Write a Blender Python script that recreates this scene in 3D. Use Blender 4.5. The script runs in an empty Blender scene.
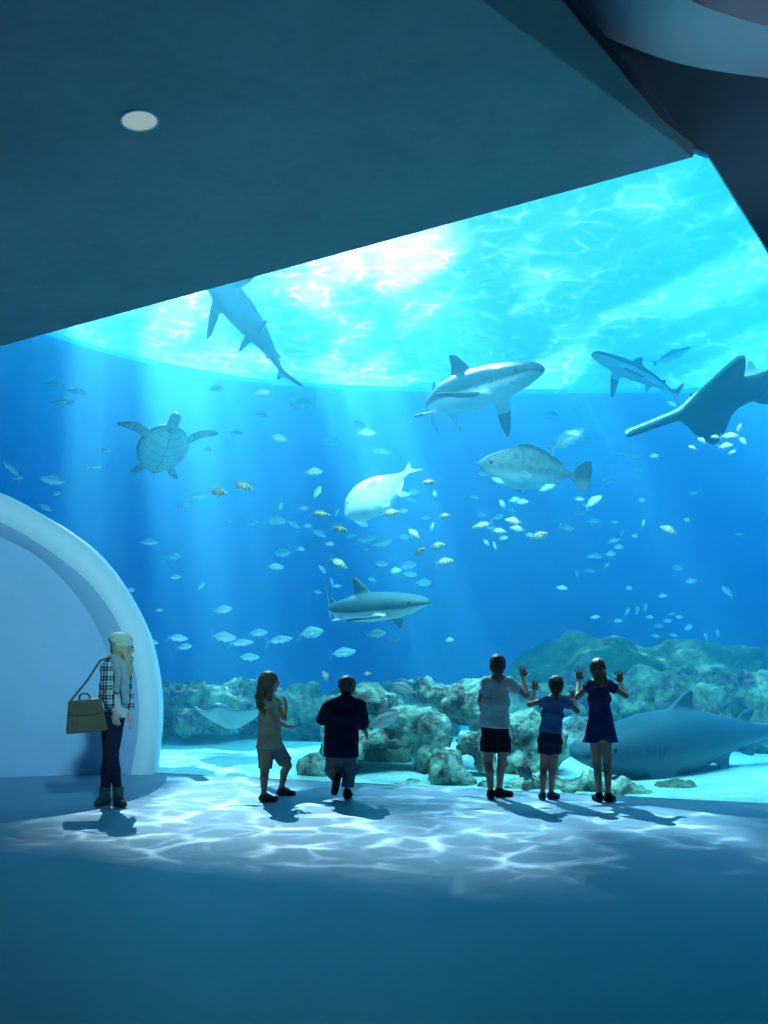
import bpy, bmesh, math, random
import numpy as np
from mathutils import Vector, Matrix, noise as mnoise
from mathutils.geometry import tessellate_polygon

random.seed(7)
RNG = np.random.default_rng(11)
SC = bpy.context.scene
COL = SC.collection
PI = math.pi

# ------------------------------------------------------------------ camera maths
FPX = 1000.0      # focal length in pixels
HZ = 640.0        # image row of the horizon
EYE = 1.6         # eye height


def at(px, py, y):
    """world point at depth y that projects to photo pixel (px, py)"""
    return np.array([(px - 384.0) / FPX * y, y, EYE - (py - HZ) / FPX * y])


def glass_y(x):
    return 11.0 - 0.35 * x


def glass_depth(px):
    return 11.0 / (1 + 0.35 * (px - 384.0) / FPX)


# ------------------------------------------------------------------ objects
def link(o, parent=None):
    COL.objects.link(o)
    if parent is not None:
        o.parent = parent
    return o


def empty(name, loc=(0, 0, 0), rot=(0, 0, 0)):
    o = bpy.data.objects.new(name, None)
    o.location = loc
    o.rotation_euler = rot
    o.empty_display_size = 0.2
    return link(o)


def tag(o, label, cat, group=None, kind=None):
    o['label'] = label
    if cat:
        o['category'] = cat
    if group:
        o['group'] = group
    if kind:
        o['kind'] = kind
    return o


def struct(o, label=None):
    o['kind'] = 'structure'
    if label:
        o['label'] = label
    return o


def mesh_np(name, V, F, mat, parent=None, smooth=True, attrs=None):
    """V (n,3) array; F (m,3|4) int array or list of lists"""
    me = bpy.data.meshes.new(name)
    V = np.asarray(V, dtype=np.float32)
    if isinstance(F, np.ndarray):
        m, k = F.shape
        me.vertices.add(len(V))
        me.vertices.foreach_set('co', V.ravel())
        me.loops.add(m * k)
        me.loops.foreach_set('vertex_index', F.astype(np.int32).ravel())
        me.polygons.add(m)
        me.polygons.foreach_set('loop_start', np.arange(0, m * k, k, dtype=np.int32))
        me.polygons.foreach_set('loop_total', np.full(m, k, dtype=np.int32))
        me.update(calc_edges=True)
    else:
        me.from_pydata([tuple(map(float, v)) for v in V], [], F)
        me.update()
    me.validate()
    if smooth:
        me.polygons.foreach_set('use_smooth', np.ones(len(me.polygons), dtype=bool))
    if attrs:
        for k2, a in attrs.items():
            at_ = me.attributes.new(k2, 'FLOAT', 'POINT')
            at_.data.foreach_set('value', np.asarray(a, dtype=np.float32))
    if mat is not None:
        me.materials.append(mat)
    o = bpy.data.objects.new(name, me)
    return link(o, parent)


def prism(name, pts2, to3, mat, holes=None, parent=None, smooth=False):
    """pts2: outline list; to3(p2, side) -> 3D point for side 0/1; closed slab with optional holes"""
    loops = [list(pts2)] + [list(h) for h in (holes or [])]
    flat = [p for l in loops for p in l]
    tris = tessellate_polygon([[Vector((p[0], p[1], 0)) for p in l] for l in loops])
    n = len(flat)
    V = [to3(p, 0) for p in flat] + [to3(p, 1) for p in flat]
    F = [list(t) for t in tris] + [[i + n for i in reversed(t)] for t in tris]
    base = 0
    for l in loops:
        k = len(l)
        for i in range(k):
            a, b = base + i, base + (i + 1) % k
            F.append([a, b, b + n, a + n])
        base += k
    o = mesh_np(name, V, F, mat, parent, smooth)
    bm = bmesh.new()
    bm.from_mesh(o.data)
    bmesh.ops.recalc_face_normals(bm, faces=bm.faces[:])
    bm.to_mesh(o.data)
    bm.free()
    return o


# ------------------------------------------------------------------ node materials
class NT:
    def __init__(self, name):
        self.m = bpy.data.materials.new(name)
        self.m.use_nodes = True
        self.nt = self.m.node_tree
        self.nt.nodes.clear()
        self.out = self.n('ShaderNodeOutputMaterial')

    def n(self, t, **kw):
        nd = self.nt.nodes.new(t)
        for k, v in kw.items():
            setattr(nd, k, v)
        return nd

    def l(self, a, b):
        self.nt.links.new(a, b)

    def set(self, sock, v):
        if hasattr(v, 'is_output') or isinstance(v, bpy.types.NodeSocket):
            self.l(v, sock)
        else:
            sock.default_value = v

    def math(self, op, a, b=0.0, c=None, clamp=False):
        nd = self.n('ShaderNodeMath', operation=op)
        nd.use_clamp = clamp
        self.set(nd.inputs[0], a)
        self.set(nd.inputs[1], b)
        if c is not None:
            self.set(nd.inputs[2], c)
        return nd.outputs[0]

    def mix(self, f, a, b, blend='MIX'):
        nd = self.n('ShaderNodeMix', data_type='RGBA', blend_type=blend)
        self.set(nd.inputs[0], f)
        self.set(nd.inputs[6], a if isinstance(a, bpy.types.NodeSocket) else rgba(a))
        self.set(nd.inputs[7], b if isinstance(b, bpy.types.NodeSocket) else rgba(b))
        return nd.outputs[2]

    def coord(self, kind='Object'):
        return self.n('ShaderNodeTexCoord').outputs[kind]

    def attr(self, name):
        a = self.n('ShaderNodeAttribute')
        a.attribute_name = name
        return a.outputs['Fac']

    def mapping(self, vec, scale=(1, 1, 1), rot=(0, 0, 0), loc=(0, 0, 0)):
        m = self.n('ShaderNodeMapping')
        self.l(vec, m.inputs[0])
        m.inputs['Location'].default_value = loc
        m.inputs['Rotation'].default_value = rot
        m.inputs['Scale'].default_value = scale
        return m.outputs[0]

    def noise(self, vec, scale, detail=4, rough=0.55, dist=0.0):
        nd = self.n('ShaderNodeTexNoise')
        self.l(vec, nd.inputs['Vector'])
        nd.inputs['Scale'].default_value = scale
        nd.inputs['Detail'].default_value = detail
        nd.inputs['Roughness'].default_value = rough
        nd.inputs['Distortion'].default_value = dist
        return nd

    def ramp(self, f, stops, interp='LINEAR'):
        r = self.n('ShaderNodeValToRGB')
        r.color_ramp.interpolation = interp
        el = r.color_ramp.elements
        el[0].position, el[0].color = stops[0][0], rgba(stops[0][1])
        el[1].position, el[1].color = stops[-1][0], rgba(stops[-1][1])
        for p, c in stops[1:-1]:
            e = el.new(p)
            e.color = rgba(c)
        self.l(f, r.inputs[0])
        return r.outputs[0]

    def bump(self, h, strength=0.3, dist=0.02):
        b = self.n('ShaderNodeBump')
        b.inputs['Strength'].default_value = strength
        b.inputs['Distance'].default_value = dist
        self.l(h, b.inputs['Height'])
        return b.outputs[0]

    def pbr(self, col, rough=0.6, spec=0.4, normal=None, metal=0.0):
        p = self.n('ShaderNodeBsdfPrincipled')
        self.set(p.inputs['Base Color'], col if isinstance(col, bpy.types.NodeSocket) else rgba(col))
        self.set(p.inputs['Roughness'], rough)
        p.inputs['Specular IOR Level'].default_value = spec
        p.inputs['Metallic'].default_value = metal
        if normal is not None:
            self.l(normal, p.inputs['Normal'])
        self.l(p.outputs[0], self.out.inputs['Surface'])
        return p


def rgba(c):
    if isinstance(c, (int, float)):
        return (c, c, c, 1)
    return tuple(c) + (1,) if len(c) == 3 else tuple(c)


def srgb(r, g, b):
    f = lambda v: (v / 255 / 12.92) if v / 255 <= 0.04045 else ((v / 255 + 0.055) / 1.055) ** 2.4
    return (f(r), f(g), f(b))


def plain(name, c1, c2=None, scale=12, rough=0.7, bump=0.15, bscale=40, spec=0.3, bdist=0.004):
    t = NT(name)
    co = t.coord()
    n = t.noise(co, scale)
    col = t.mix(n.outputs[0], c1, c2 if c2 is not None else tuple(v * 0.8 for v in c1))
    nb = t.noise(co, bscale, 5)
    t.pbr(col, rough, spec, t.bump(nb.outputs[0], bump, bdist))
    return t.m


# ------------------------------------------------------------------ voxel sculpting (signed distance + surface nets)
def smin(a, b, k):
    if k <= 0:
        return np.minimum(a, b)
    h = np.maximum(k - np.abs(a - b), 0) / k
    return np.minimum(a, b) - h * h * k * 0.25


class Vox:
    def __init__(self, lo, hi, h):
        self.lo = np.array(lo, float)
        self.h = h
        self.n = np.ceil((np.array(hi, float) - self.lo) / h).astype(int) + 1
        self.F = np.full(self.n, 1.0, dtype=np.float32)

    def block(self, lo, hi):
        i0 = np.clip(np.floor((np.array(lo) - self.lo) / self.h).astype(int), 0, self.n)
        i1 = np.clip(np.ceil((np.array(hi) - self.lo) / self.h).astype(int) + 1, 0, self.n)
        sl = tuple(slice(a, b) for a, b in zip(i0, i1))
        ax = [self.lo[i] + self.h * np.arange(i0[i], i1[i]) for i in range(3)]
        X = ax[0][:, None, None]
        Y = ax[1][None, :, None]
        Z = ax[2][None, None, :]
        return sl, X, Y, Z

    def add(self, fn, lo, hi, k=0.0, op='u'):
        sl, X, Y, Z = self.block(lo, hi)
        if min(s.stop - s.start for s in sl) <= 0:
            return self
        D = fn(X, Y, Z).astype(np.float32)
        if op == 'u':
            self.F[sl] = smin(self.F[sl], D, k)
        elif op == 's':
            self.F[sl] = -smin(-self.F[sl], D, k)
        elif op == 'i':
            self.F[sl] = -smin(-self.F[sl], -D, k)
        return self

    def cone(self, a, b, ra, rb, k=0.02, op='u', squash=None):
        """tapered capsule; squash=(axis vector, factor) flattens along an axis"""
        a = np.array(a, float)
        b = np.array(b, float)
        R = max(ra, rb) * (1.6 if squash else 1.0) + k + 3 * self.h
        lo = np.minimum(a, b) - R
        hi = np.maximum(a, b) + R
        ba = b - a
        L = max(float(ba @ ba), 1e-12)

        def fn(X, Y, Z):
            px, py, pz = X - a[0], Y - a[1], Z - a[2]
            t = np.clip((px * ba[0] + py * ba[1] + pz * ba[2]) / L, 0, 1)
            dx, dy, dz = px - t * ba[0], py - t * ba[1], pz - t * ba[2]
            r = ra + (rb - ra) * t
            if squash:
                s = np.array(squash[0], float)
                s /= np.linalg.norm(s)
                q = dx * s[0] + dy * s[1] + dz * s[2]
                f = squash[1]
                d2 = dx * dx + dy * dy + dz * dz + q * q * (1 / (f * f) - 1)
                return np.sqrt(np.maximum(d2, 0)) - r
            return np.sqrt(dx * dx + dy * dy + dz * dz) - r
        return self.add(fn, lo, hi, k, op)

    def chain(self, pts, rads, k=0.02, squash=None):
        for i in range(len(pts) - 1):
            self.cone(pts[i], pts[i + 1], rads[i], rads[i + 1], k if i == 0 else k * 0.5, 'u', squash)
        return self

    def ell(self, c, r, k=0.02, op='u', M=None):
        """ellipsoid; M = 3x3 rotation whose columns are the ellipsoid's axes"""
        c = np.array(c, float)
        r = np.array(r, float)
        R = r.max() + k + 3 * self.h

        def fn(X, Y, Z):
            px, py, pz = X - c[0], Y - c[1], Z - c[2]
            if M is not None:
                px, py, pz = (px * M[0][0] + py * M[1][0] + pz * M[2][0],
                              px * M[0][1] + py * M[1][1] + pz * M[2][1],
                              px * M[0][2] + py * M[1][2] + pz * M[2][2])
            k0 = np.sqrt((px / r[0]) ** 2 + (py / r[1]) ** 2 + (pz / r[2]) ** 2)
            k1 = np.sqrt((px / r[0] ** 2) ** 2 + (py / r[1] ** 2) ** 2 + (pz / r[2] ** 2) ** 2) + 1e-9
            return np.where(k0 < 1e-4, -r.min(), k0 * (k0 - 1) / k1)
        return self.add(fn, c - R, c + R, k, op)

    def plane(self, p, n, k=0.0):
        """keep the side the normal points away from"""
        n = np.array(n, float)
        n /= np.linalg.norm(n)
        p = np.array(p, float)
        hi = self.lo + self.h * self.n
        return self.add(lambda X, Y, Z: (X - p[0]) * n[0] + (Y - p[1]) * n[1] + (Z - p[2]) * n[2] + 0 * (X + Y + Z), self.lo, hi, k, 'i')

    def fin(self, org, U, W, poly, T, k=0.01, edge=0.25, op='u'):
        """thin blade: polygon (u, w) in the plane org + u*U + w*W, thickness T easing to the edge"""
        org = np.array(org, float)
        U = np.array(U, float) / np.linalg.norm(U)
        W = np.array(W, float)
        W = W - (W @ U) * U
        W /= np.linalg.norm(W)
        N = np.cross(U, W)
        P = np.array(poly, float)
        w3 = org + P[:, :1] * U + P[:, 1:2] * W
        R = T + k + 4 * self.h
        ext = max(np.ptp(P[:, 0]), np.ptp(P[:, 1])) * edge

        def fn(X, Y, Z):
            px, py, pz = X - org[0], Y - org[1], Z - org[2]
            u = px * U[0] + py * U[1] + pz * U[2]
            w = px * W[0] + py * W[1] + pz * W[2]
            h = np.abs(px * N[0] + py * N[1] + pz * N[2])
            d2 = np.full(u.shape, 1e9)
            s = np.ones(u.shape)
            m = len(P)
            for i in range(m):
                a, b = P[i], P[i - 1]
                e = b - a
                wx, wy = u - a[0], w - a[1]
                t = np.clip((wx * e[0] + wy * e[1]) / (e @ e), 0, 1)
                bx, by = wx - e[0] * t, wy - e[1] * t
                d2 = np.minimum(d2, bx * bx + by * by)
                c1 = w >= a[1]
                c2 = w < b[1]
                c3 = e[0] * wy > e[1] * wx
                flip = (c1 & c2 & c3) | (~c1 & ~c2 & ~c3)
                s = np.where(flip, -s, s)
            d = s * np.sqrt(d2)
            th = T * (0.35 + 0.65 * np.sqrt(np.clip(-d / ext, 0, 1)))
            return np.where(d < 0, np.maximum(h - th, d), np.sqrt(np.maximum(d, 0) ** 2 + np.maximum(h - T * 0.35, 0) ** 2))
        return self.add(fn, w3.min(0) - R, w3.max(0) + R, k, op)

    def mesh(self, smooth=1):
        F = self.F
        inside = F < 0
        nx, ny, nz = F.shape
        c = np.zeros((nx - 1, ny - 1, nz - 1), dtype=np.int8)
        for i in (0, 1):
            for j in (0, 1):
                for k in (0, 1):
                    c += inside[i:nx - 1 + i, j:ny - 1 + j, k:nz - 1 + k]
        act = (c > 0) & (c < 8)
        I, J, K = np.nonzero(act)
        idx = -np.ones(act.shape, dtype=np.int64)
        idx[I, J, K] = np.arange(len(I))
        acc = np.zeros((len(I), 3))
        cnt = np.zeros(len(I))
        for ax in range(3):
            oth = [q for q in range(3) if q != ax]
            for a in (0, 1):
                for b in (0, 1):
                    o0 = [0, 0, 0]
                    o0[oth[0]], o0[oth[1]] = a, b
                    o1 = list(o0)
                    o1[ax] = 1
                    f0 = F[I + o0[0], J + o0[1], K + o0[2]]
                    f1 = F[I + o1[0], J + o1[1], K + o1[2]]
                    m = (f0 < 0) != (f1 < 0)
                    t = np.where(m, f0 / np.where(m, f0 - f1, 1), 0)
                    p = np.zeros((len(I), 3))
                    for q in range(3):
                        p[:, q] = o0[q]
                    p[:, ax] = t
                    acc[m] += p[m]
                    cnt[m] += 1
        V = acc / cnt[:, None] + np.stack([I, J, K], 1)
        quads = []
        for ax in range(3):
            u, v = (ax + 1) % 3, (ax + 2) % 3
            s0 = [slice(None)] * 3
            s1 = [slice(None)] * 3
            s0[ax] = slice(0, -1)
            s1[ax] = slice(1, None)
            a = inside[tuple(s0)]
            b = inside[tuple(s1)]
            E = np.array(np.nonzero(a != b)).T
            if not len(E):
                continue
            dims = np.array(act.shape)
            ok = (E[:, u] > 0) & (E[:, v] > 0) & (E[:, u] < dims[u]) & (E[:, v] < dims[v])
            E = E[ok]
            fl = a[tuple(E.T)]

            def g(du, dv):
                q = E.copy()
                q[:, u] -= du
                q[:, v] -= dv
                return idx[tuple(q.T)]
            q = np.stack([g(1, 1), g(0, 1), g(0, 0), g(1, 0)], 1)
            q[~fl] = q[~fl][:, ::-1]
            quads.append(q)
        Q = np.concatenate(quads)
        Q = Q[(Q >= 0).all(1)]
        for _ in range(smooth):
            S = np.zeros_like(V)
            C = np.zeros(len(V))
            for i in range(4):
                a, b = Q[:, i], Q[:, (i + 1) % 4]
                for q in range(3):
                    S[:, q] += np.bincount(a, V[b, q], len(V)) + np.bincount(b, V[a, q], len(V))
                C += np.bincount(a, minlength=len(V)) + np.bincount(b, minlength=len(V))
            V = V * 0.5 + 0.5 * S / np.maximum(C, 1)[:, None]
        # keep the largest connected piece
        lab = np.arange(len(V))
        while True:
            m = lab[Q].min(1)
            new = lab.copy()
            for i in range(4):
                np.minimum.at(new, Q[:, i], m)
            new = new[new]
            if (new == lab).all():
                break
            lab = new
        big = np.bincount(lab).argmax()
        keep = lab == big
        rem = np.cumsum(keep) - 1
        Q = rem[Q[keep[Q[:, 0]]]]
        V = V[keep]
        return V * self.h + self.lo, Q


def vnoise(V, scale, seed=0, octaves=4):
    """fractal noise at each vertex"""
    off = Vector((seed * 13.7, seed * 7.1, seed * 3.3))
    return np.array([mnoise.fractal(Vector(v) * scale + off, 1.0, 2.0, octaves) for v in V])


def roty(a):
    c, s = math.cos(a), math.sin(a)
    return np.array([[c, 0, s], [0, 1, 0], [-s, 0, c]])


def rotz(a):
    c, s = math.cos(a), math.sin(a)
    return np.array([[c, -s, 0], [s, c, 0], [0, 0, 1]])


def rotx(a):
    c, s = math.cos(a), math.sin(a)
    return np.array([[1, 0, 0], [0, c, -s], [0, s, c]])
# light and water settings
SUN_E = 49.0
SUN_VEC = (-0.27, 1.0, 1.09)
SKY_E = 4.5
HALO_DIR = (-0.045, 1.0, 0.40)
SKY_BASE = (0.05, 0.42, 0.60)
SKY_STOPS = [(0.80, (0.06, 0.48, 0.66)), (0.95, (0.25, 0.70, 0.80)), (0.988, (0.9, 1.3, 1.3))]
DOWN_E = 0.45
SCAT_COL = (0.14, 0.72, 1.0)
SCAT_D = 0.05
SCAT_G = 0.7
ABS_COL = (0.0, 0.76, 0.97)
ABS_D = 0.13
CAU_S = 1.5
SHAFT_S = 0.5
SHAFT_V = 0.4
SHAFT_RAMP = [(0.44, (0.08, 0.08, 0.08)), (0.5, (0.3, 0.3, 0.3)), (0.58, (1, 1, 1))]
SURF_BASE = 0.24
SURF_CAU = 0.9
SURF_TRANSL = 0.07
TANKW = (0.03, 0.28, 0.55)
FADE = (12.8, 16.4, 0.0)
SHAFT_DU = 2.0
REEF_FILL = 430
SHAFT_SEED = 1.1
# ------------------------------------------------------------------ camera
cam_d = bpy.data.cameras.new('camera')
cam_d.sensor_fit = 'HORIZONTAL'
cam_d.sensor_width = 36.0
cam_d.lens = 36.0 * FPX / 768.0
cam_d.shift_y = (HZ - 512.0) / 768.0
cam_d.clip_start = 0.05
cam = bpy.data.objects.new('camera', cam_d)
cam.location = (0, 0, EYE)
cam.rotation_euler = (PI / 2, 0, 0)
link(cam)
SC.camera = cam
SC.view_settings.view_transform = 'Standard'
SC.view_settings.look = 'None'
SC.view_settings.gamma = 1.0
SC.view_settings.use_curve_mapping = False
SC.view_settings.exposure = 0.0
cy = SC.cycles
cy.use_denoising = True
try:
    cy.denoiser = 'OPENIMAGEDENOISE'
    cy.denoising_input_passes = 'RGB_ALBEDO_NORMAL'
    cy.denoising_prefilter = 'ACCURATE'
except Exception:
    pass
cy.max_bounces = 10
cy.diffuse_bounces = 5
cy.volume_bounces = 3
cy.transparent_max_bounces = 16
cy.glossy_bounces = 3
cy.transmission_bounces = 4
cy.sample_clamp_indirect = 6
cy.sample_clamp_direct = 0
cy.caustics_reflective = False
cy.caustics_refractive = False

# ------------------------------------------------------------------ sun and sky
SUN_DIR = Vector(SUN_VEC).normalized()     # towards the sun
sd = bpy.data.lights.new('sun', 'SUN')
sd.energy = SUN_E
sd.color = (1.0, 1.0, 0.97)
sd.angle = math.radians(0.15)
so = bpy.data.objects.new('sun', sd)
so.rotation_euler = SUN_DIR.to_track_quat('Z', 'Y').to_euler()
so.location = SUN_DIR * 30
link(so)

w = bpy.data.worlds.new('sky')
SC.world = w
w.use_nodes = True
nt = w.node_tree
nt.nodes.clear()
wo = nt.nodes.new('ShaderNodeOutputWorld')
bg = nt.nodes.new('ShaderNodeBackground')
tc = nt.nodes.new('ShaderNodeTexCoord')
dp = nt.nodes.new('ShaderNodeVectorMath')
dp.operation = 'DOT_PRODUCT'
dp.inputs[1].default_value = Vector(HALO_DIR).normalized()
nt.links.new(tc.outputs['Generated'], dp.inputs[0])
cr = nt.nodes.new('ShaderNodeValToRGB')
el = cr.color_ramp.elements
el[0].position, el[0].color = 0.0, rgba(SKY_BASE)
el[1].position, el[1].color = 1.0, (2.0, 2.0, 2.0, 1)
for p, c in SKY_STOPS:
    e = el.new(p)
    e.color = rgba(c)
nt.links.new(dp.outputs['Value'], cr.inputs[0])
nt.links.new(cr.outputs[0], bg.inputs[0])
bg.inputs[1].default_value = SKY_E
nt.links.new(bg.outputs[0], wo.inputs[0])

# ------------------------------------------------------------------ room materials
def plaster(name, c, var=0.12, rough=0.55, bump=0.08, spec=0.3):
    t = NT(name)
    co = t.coord()
    big = t.noise(co, 0.9, 5, 0.6)
    fine = t.noise(co, 9, 6, 0.65)
    m = t.math('ADD', t.math('MULTIPLY', big.outputs[0], 0.65), t.math('MULTIPLY', fine.outputs[0], 0.35))
    col = t.ramp(m, [(0.3, tuple(v * (1 - var) for v in c)), (0.7, tuple(min(1, v * (1 + var)) for v in c))])
    t.pbr(col, rough, spec, t.bump(t.noise(co, 30, 6).outputs[0], bump, 0.01))
    return t.m


M_FLOOR = plaster('polished_floor', (0.23, 0.34, 0.47), 0.07, 0.5, 0.03)
M_CEIL = plaster('ceiling_concrete', (0.34, 0.36, 0.36), 0.16, 0.7, 0.1)
M_WALL = plaster('wall_plaster', (0.22, 0.34, 0.40), 0.1, 0.7)
M_PANEL = plaster('panel_plaster', (0.42, 0.62, 0.85), 0.07, 0.7)
M_RIM = plaster('rim_plaster', (0.80, 0.93, 0.99), 0.03, 0.6)
M_COVE = plaster('cove_plaster', (0.86, 0.88, 0.95), 0.02, 0.6)

# floor
def box_np(lo, hi):
    x0, y0, z0 = lo
    x1, y1, z1 = hi
    V = [(x0, y0, z0), (x1, y0, z0), (x1, y1, z0), (x0, y1, z0), (x0, y0, z1), (x1, y0, z1), (x1, y1, z1), (x0, y1, z1)]
    F = [[0, 3, 2, 1], [4, 5, 6, 7], [0, 1, 5, 4], [1, 2, 6, 5], [2, 3, 7, 6], [3, 0, 4, 7]]
    return V, F


XL, XR, YB = -6.5, 8.0, -7.0
fl = prism('floor', [(XL, YB), (XR, YB), (XR, glass_y(XR)), (XL, glass_y(XL))],
           lambda p, s: (p[0], p[1], 0.0 if s == 0 else -0.3), M_FLOOR)
struct(fl, 'pale smooth floor in front of the tank')


# wall with the window opening, lying in the plane y = glass_y(x)
def gw(p, s, t0=0.0, t1=0.12):
    n = Vector((0.35, 1.0)).normalized()
    t = t0 if s == 0 else t1
    return (p[0] + n.x * t, glass_y(p[0]) + n.y * t, p[1])


def glass_pt(px, py):
    y = glass_depth(px)
    return at(px, py, y)


A = glass_pt(0, 347)
B = glass_pt(693, 158)
slope = (B[2] - A[2]) / (B[0] - A[0])
zt = lambda x: A[2] + slope * (x - A[0])
c1 = glass_pt(708, 153.5)
c2 = glass_pt(768, 250)
xr0 = c1[0] + (c2[0] - c1[0]) * (c1[2] / (c1[2] - c2[2]))
HOLE = [(XL + 0.2, 0.0), (xr0, 0.0), (c1[0], c1[2]), (c1[0] - 0.12, c1[2] + 0.07), (XL + 0.2, zt(XL + 0.2) + 0.08)]
wf = prism('wall_front', [(XL, -0.9), (XR, -0.9), (XR, 8.9), (XL, 8.9)], gw, M_WALL, holes=[HOLE])
struct(wf, 'wall around the tank window')

t = NT('clear_acrylic')
tr = t.n('ShaderNodeBsdfTransparent')
tr.inputs[0].default_value = (0.985, 0.995, 0.998, 1)
gl = t.n('ShaderNodeBsdfGlossy')
gl.inputs['Roughness'].default_value = 0.02
fr = t.n('ShaderNodeFresnel')
fr.inputs[0].default_value = 1.2
mx = t.n('ShaderNodeMixShader')
t.l(t.math('MULTIPLY', fr.outputs[0], 0.5), mx.inputs[0])
t.l(tr.outputs[0], mx.inputs[1])
t.l(gl.outputs[0], mx.inputs[2])
t.l(mx.outputs[0], t.out.inputs['Surface'])
M_GLASS = t.m
eps = 0.004
HG = [(HOLE[0][0] + eps, HOLE[0][1] + eps), (HOLE[1][0] - 0.01, eps), (HOLE[2][0] - 0.006, HOLE[2][1] - 0.006), (HOLE[3][0], HOLE[3][1] - 0.01), (HOLE[4][0] + eps, HOLE[4][1] - 0.01)]
gwin = prism('window_1', HG, lambda p, s: gw(p, s, 0.02, 0.08), M_GLASS)
struct(gwin, 'large clear acrylic tank window')

# side and back walls, upper ceiling
wl = prism('wall_left', [(YB, -0.3), (glass_y(XL), -0.3), (glass_y(XL), 8.9), (YB, 8.9)], lambda p, s: (XL - (0.25 if s else 0.0), p[0], p[1]), M_WALL)
struct(wl)
wr = prism('wall_right', [(YB, -0.3), (glass_y(XR), -0.3), (glass_y(XR), 8.9), (YB, 8.9)], lambda p, s: (XR + (0.25 if s else 0.0), p[0], p[1]), M_WALL)
struct(wr)
wb = prism('wall_back', [(XL, -0.3), (XR, -0.3), (XR, 8.9), (XL, 8.9)], lambda p, s: (p[0], YB - (0.25 if s else 0.0), p[1]), M_WALL)
struct(wb)
cu = prism('ceiling', [(XL - 0.2, YB - 0.2), (XR + 0.2, YB - 0.2), (XR + 0.2, glass_y(XR) + 0.3), (XL - 0.2, glass_y(XL) + 0.3)],
           lambda p, s: (p[0], p[1], 8.6 + (0.3 if s else 0.0)), M_CEIL)
struct(cu, 'high dark ceiling')

# the lower slanting ceiling slab
nrm = Vector((0.35, 1.0)).normalized()


def slab_z(x, y):
    # rises along the glass line, flat square to it
    s = (x - A[0]) * nrm.y - (y - A[1]) * nrm.x
    s0 = (B[0] - A[0]) * nrm.y - (B[1] - A[1]) * nrm.x
    return A[2] + (B[2] - A[2]) * s / s0


Bc = Vector((B[0], B[1]))
# where the photo ray (480, 0) meets the slab's underside
for i in range(2000):
    yy = 3 + i * 0.005
    p = at(480, 0, yy)
    if p[2] > slab_z(p[0], p[1]):
        break
Cc = Vector((p[0], p[1]))
dr = (Cc - Bc)
far = Bc + dr * 5.2
off = -nrm * 0.02
Bo = Bc + off
slab_out = [(XL, glass_y(XL) - 0.02), (Bo.x, Bo.y), (far.x, max(far.y, YB)), (XL, max(far.y, YB))]
TH = 0.13
cs = prism('ceiling_soffit', slab_out, lambda p, s: (p[0], p[1], slab_z(p[0], p[1]) + (TH if s else 0.0)), M_CEIL)
struct(cs, 'sloping lower ceiling slab with a pointed corner')

# curved light band under the high ceiling
def band(pixels, z):
    out = []
    for px, py in pixels:
        y = (z - EYE) * FPX / (HZ - py)
        out.append(((px - 384) / FPX * y, y))
    return out


def spline(pts, n=8):
    """Catmull-Rom through 2D points"""
    P = [np.array(p, float) for p in pts]
    P = [2 * P[0] - P[1]] + P + [2 * P[-1] - P[-2]]
    out = []
    for i in range(1, len(P) - 2):
        for j in range(n):
            u = j / n
            a, b, c, d = P[i - 1:i + 3]
            out.append(0.5 * ((2 * b) + (-a + c) * u + (2 * a - 5 * b + 4 * c - d) * u * u + (-a + 3 * b - 3 * c + d) * u ** 3))
    out.append(P[-2])
    return [tuple(p) for p in out]


ZC = 6.85
lowc = spline(band([(395, -110), (440, -70), (488, -32), (540, 0), (585, 27), (635, 49), (690, 66), (768, 78), (860, 86), (980, 88)], ZC))
upc = spline(band([(560, -110), (600, -62), (640, -30), (690, 0), (725, 14), (768, 26), (850, 40), (980, 46)], ZC))
ring = lowc + upc[::-1]
cb = prism('ceiling_cove', ring, lambda p, s: (p[0], p[1], ZC + (0.22 if s else 0.0)), M_COVE)
struct(cb, 'pale curved band under the high ceiling')

# ------------------------------------------------------------------ curved wall with raised rim, left
def wp(px, py, off=0.0):
    """point on the curved wall's plane y = 12.05 + 0.21*(x+2.8) - off"""
    k = (px - 384) / FPX
    y = (12.02 - off + 0.21 * 2.8) / (1 - 0.21 * k)
    return at(px, py, y)


outer = [(-330, 380), (-210, 415), (-110, 448), (-50, 473), (0, 493), (33, 511), (64, 530), (90, 550), (113, 577), (133, 610), (147, 643), (155, 682), (157, 722), (152, 773)]
inner = [(-330, 412), (-210, 446), (-110, 478), (-50, 502), (0, 522), (33, 540), (61, 559), (85, 579), (106, 604), (121, 630), (132, 660), (138, 692), (138, 730), (131, 773)]
inset = [(-330, 424), (-210, 458), (-110, 490), (-50, 515), (0, 537), (32, 553), (58, 575), (80, 600), (97, 628), (108, 655), (115, 683), (119, 712), (120, 740), (117, 773)]
so_, si_, sp_ = spline(outer), spline(inner), spline(inset)


def strip(name, rows, mat):
    V, F = [], []
    n = len(rows[0])
    for r in rows:
        V += r
    for k in range(len(rows) - 1):
        for i in range(n - 1):
            F.append([k * n + i, k * n + i + 1, (k + 1) * n + i + 1, (k + 1) * n + i])
    return V, F


front = [wp(p[0], p[1], 0.14) for p in so_]
outback = [v + np.array([0.0, 0.34, 0.0]) for v in front]
rimin = [wp(p[0], p[1], 0.14) for p in si_]
bev = [wp(p[0], p[1], 0.0) for p in sp_]
for arr in (front, outback, rimin, bev):
    arr[-1][2] = 0.0
V, F = strip('rim', [outback, front, rimin, bev], M_RIM)
fm = [0 if i < 2 * (len(so_) - 1) else 1 for i in range(len(F))]
root = mesh_np('wall_curved', V, F, M_RIM, smooth=False)
root.data.materials.append(M_PANEL)
for i, p in enumerate(root.data.polygons):
    p.material_index = fm[i]
    p.use_smooth = True
struct(root, 'curved wall with raised pale rim at left')
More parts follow.
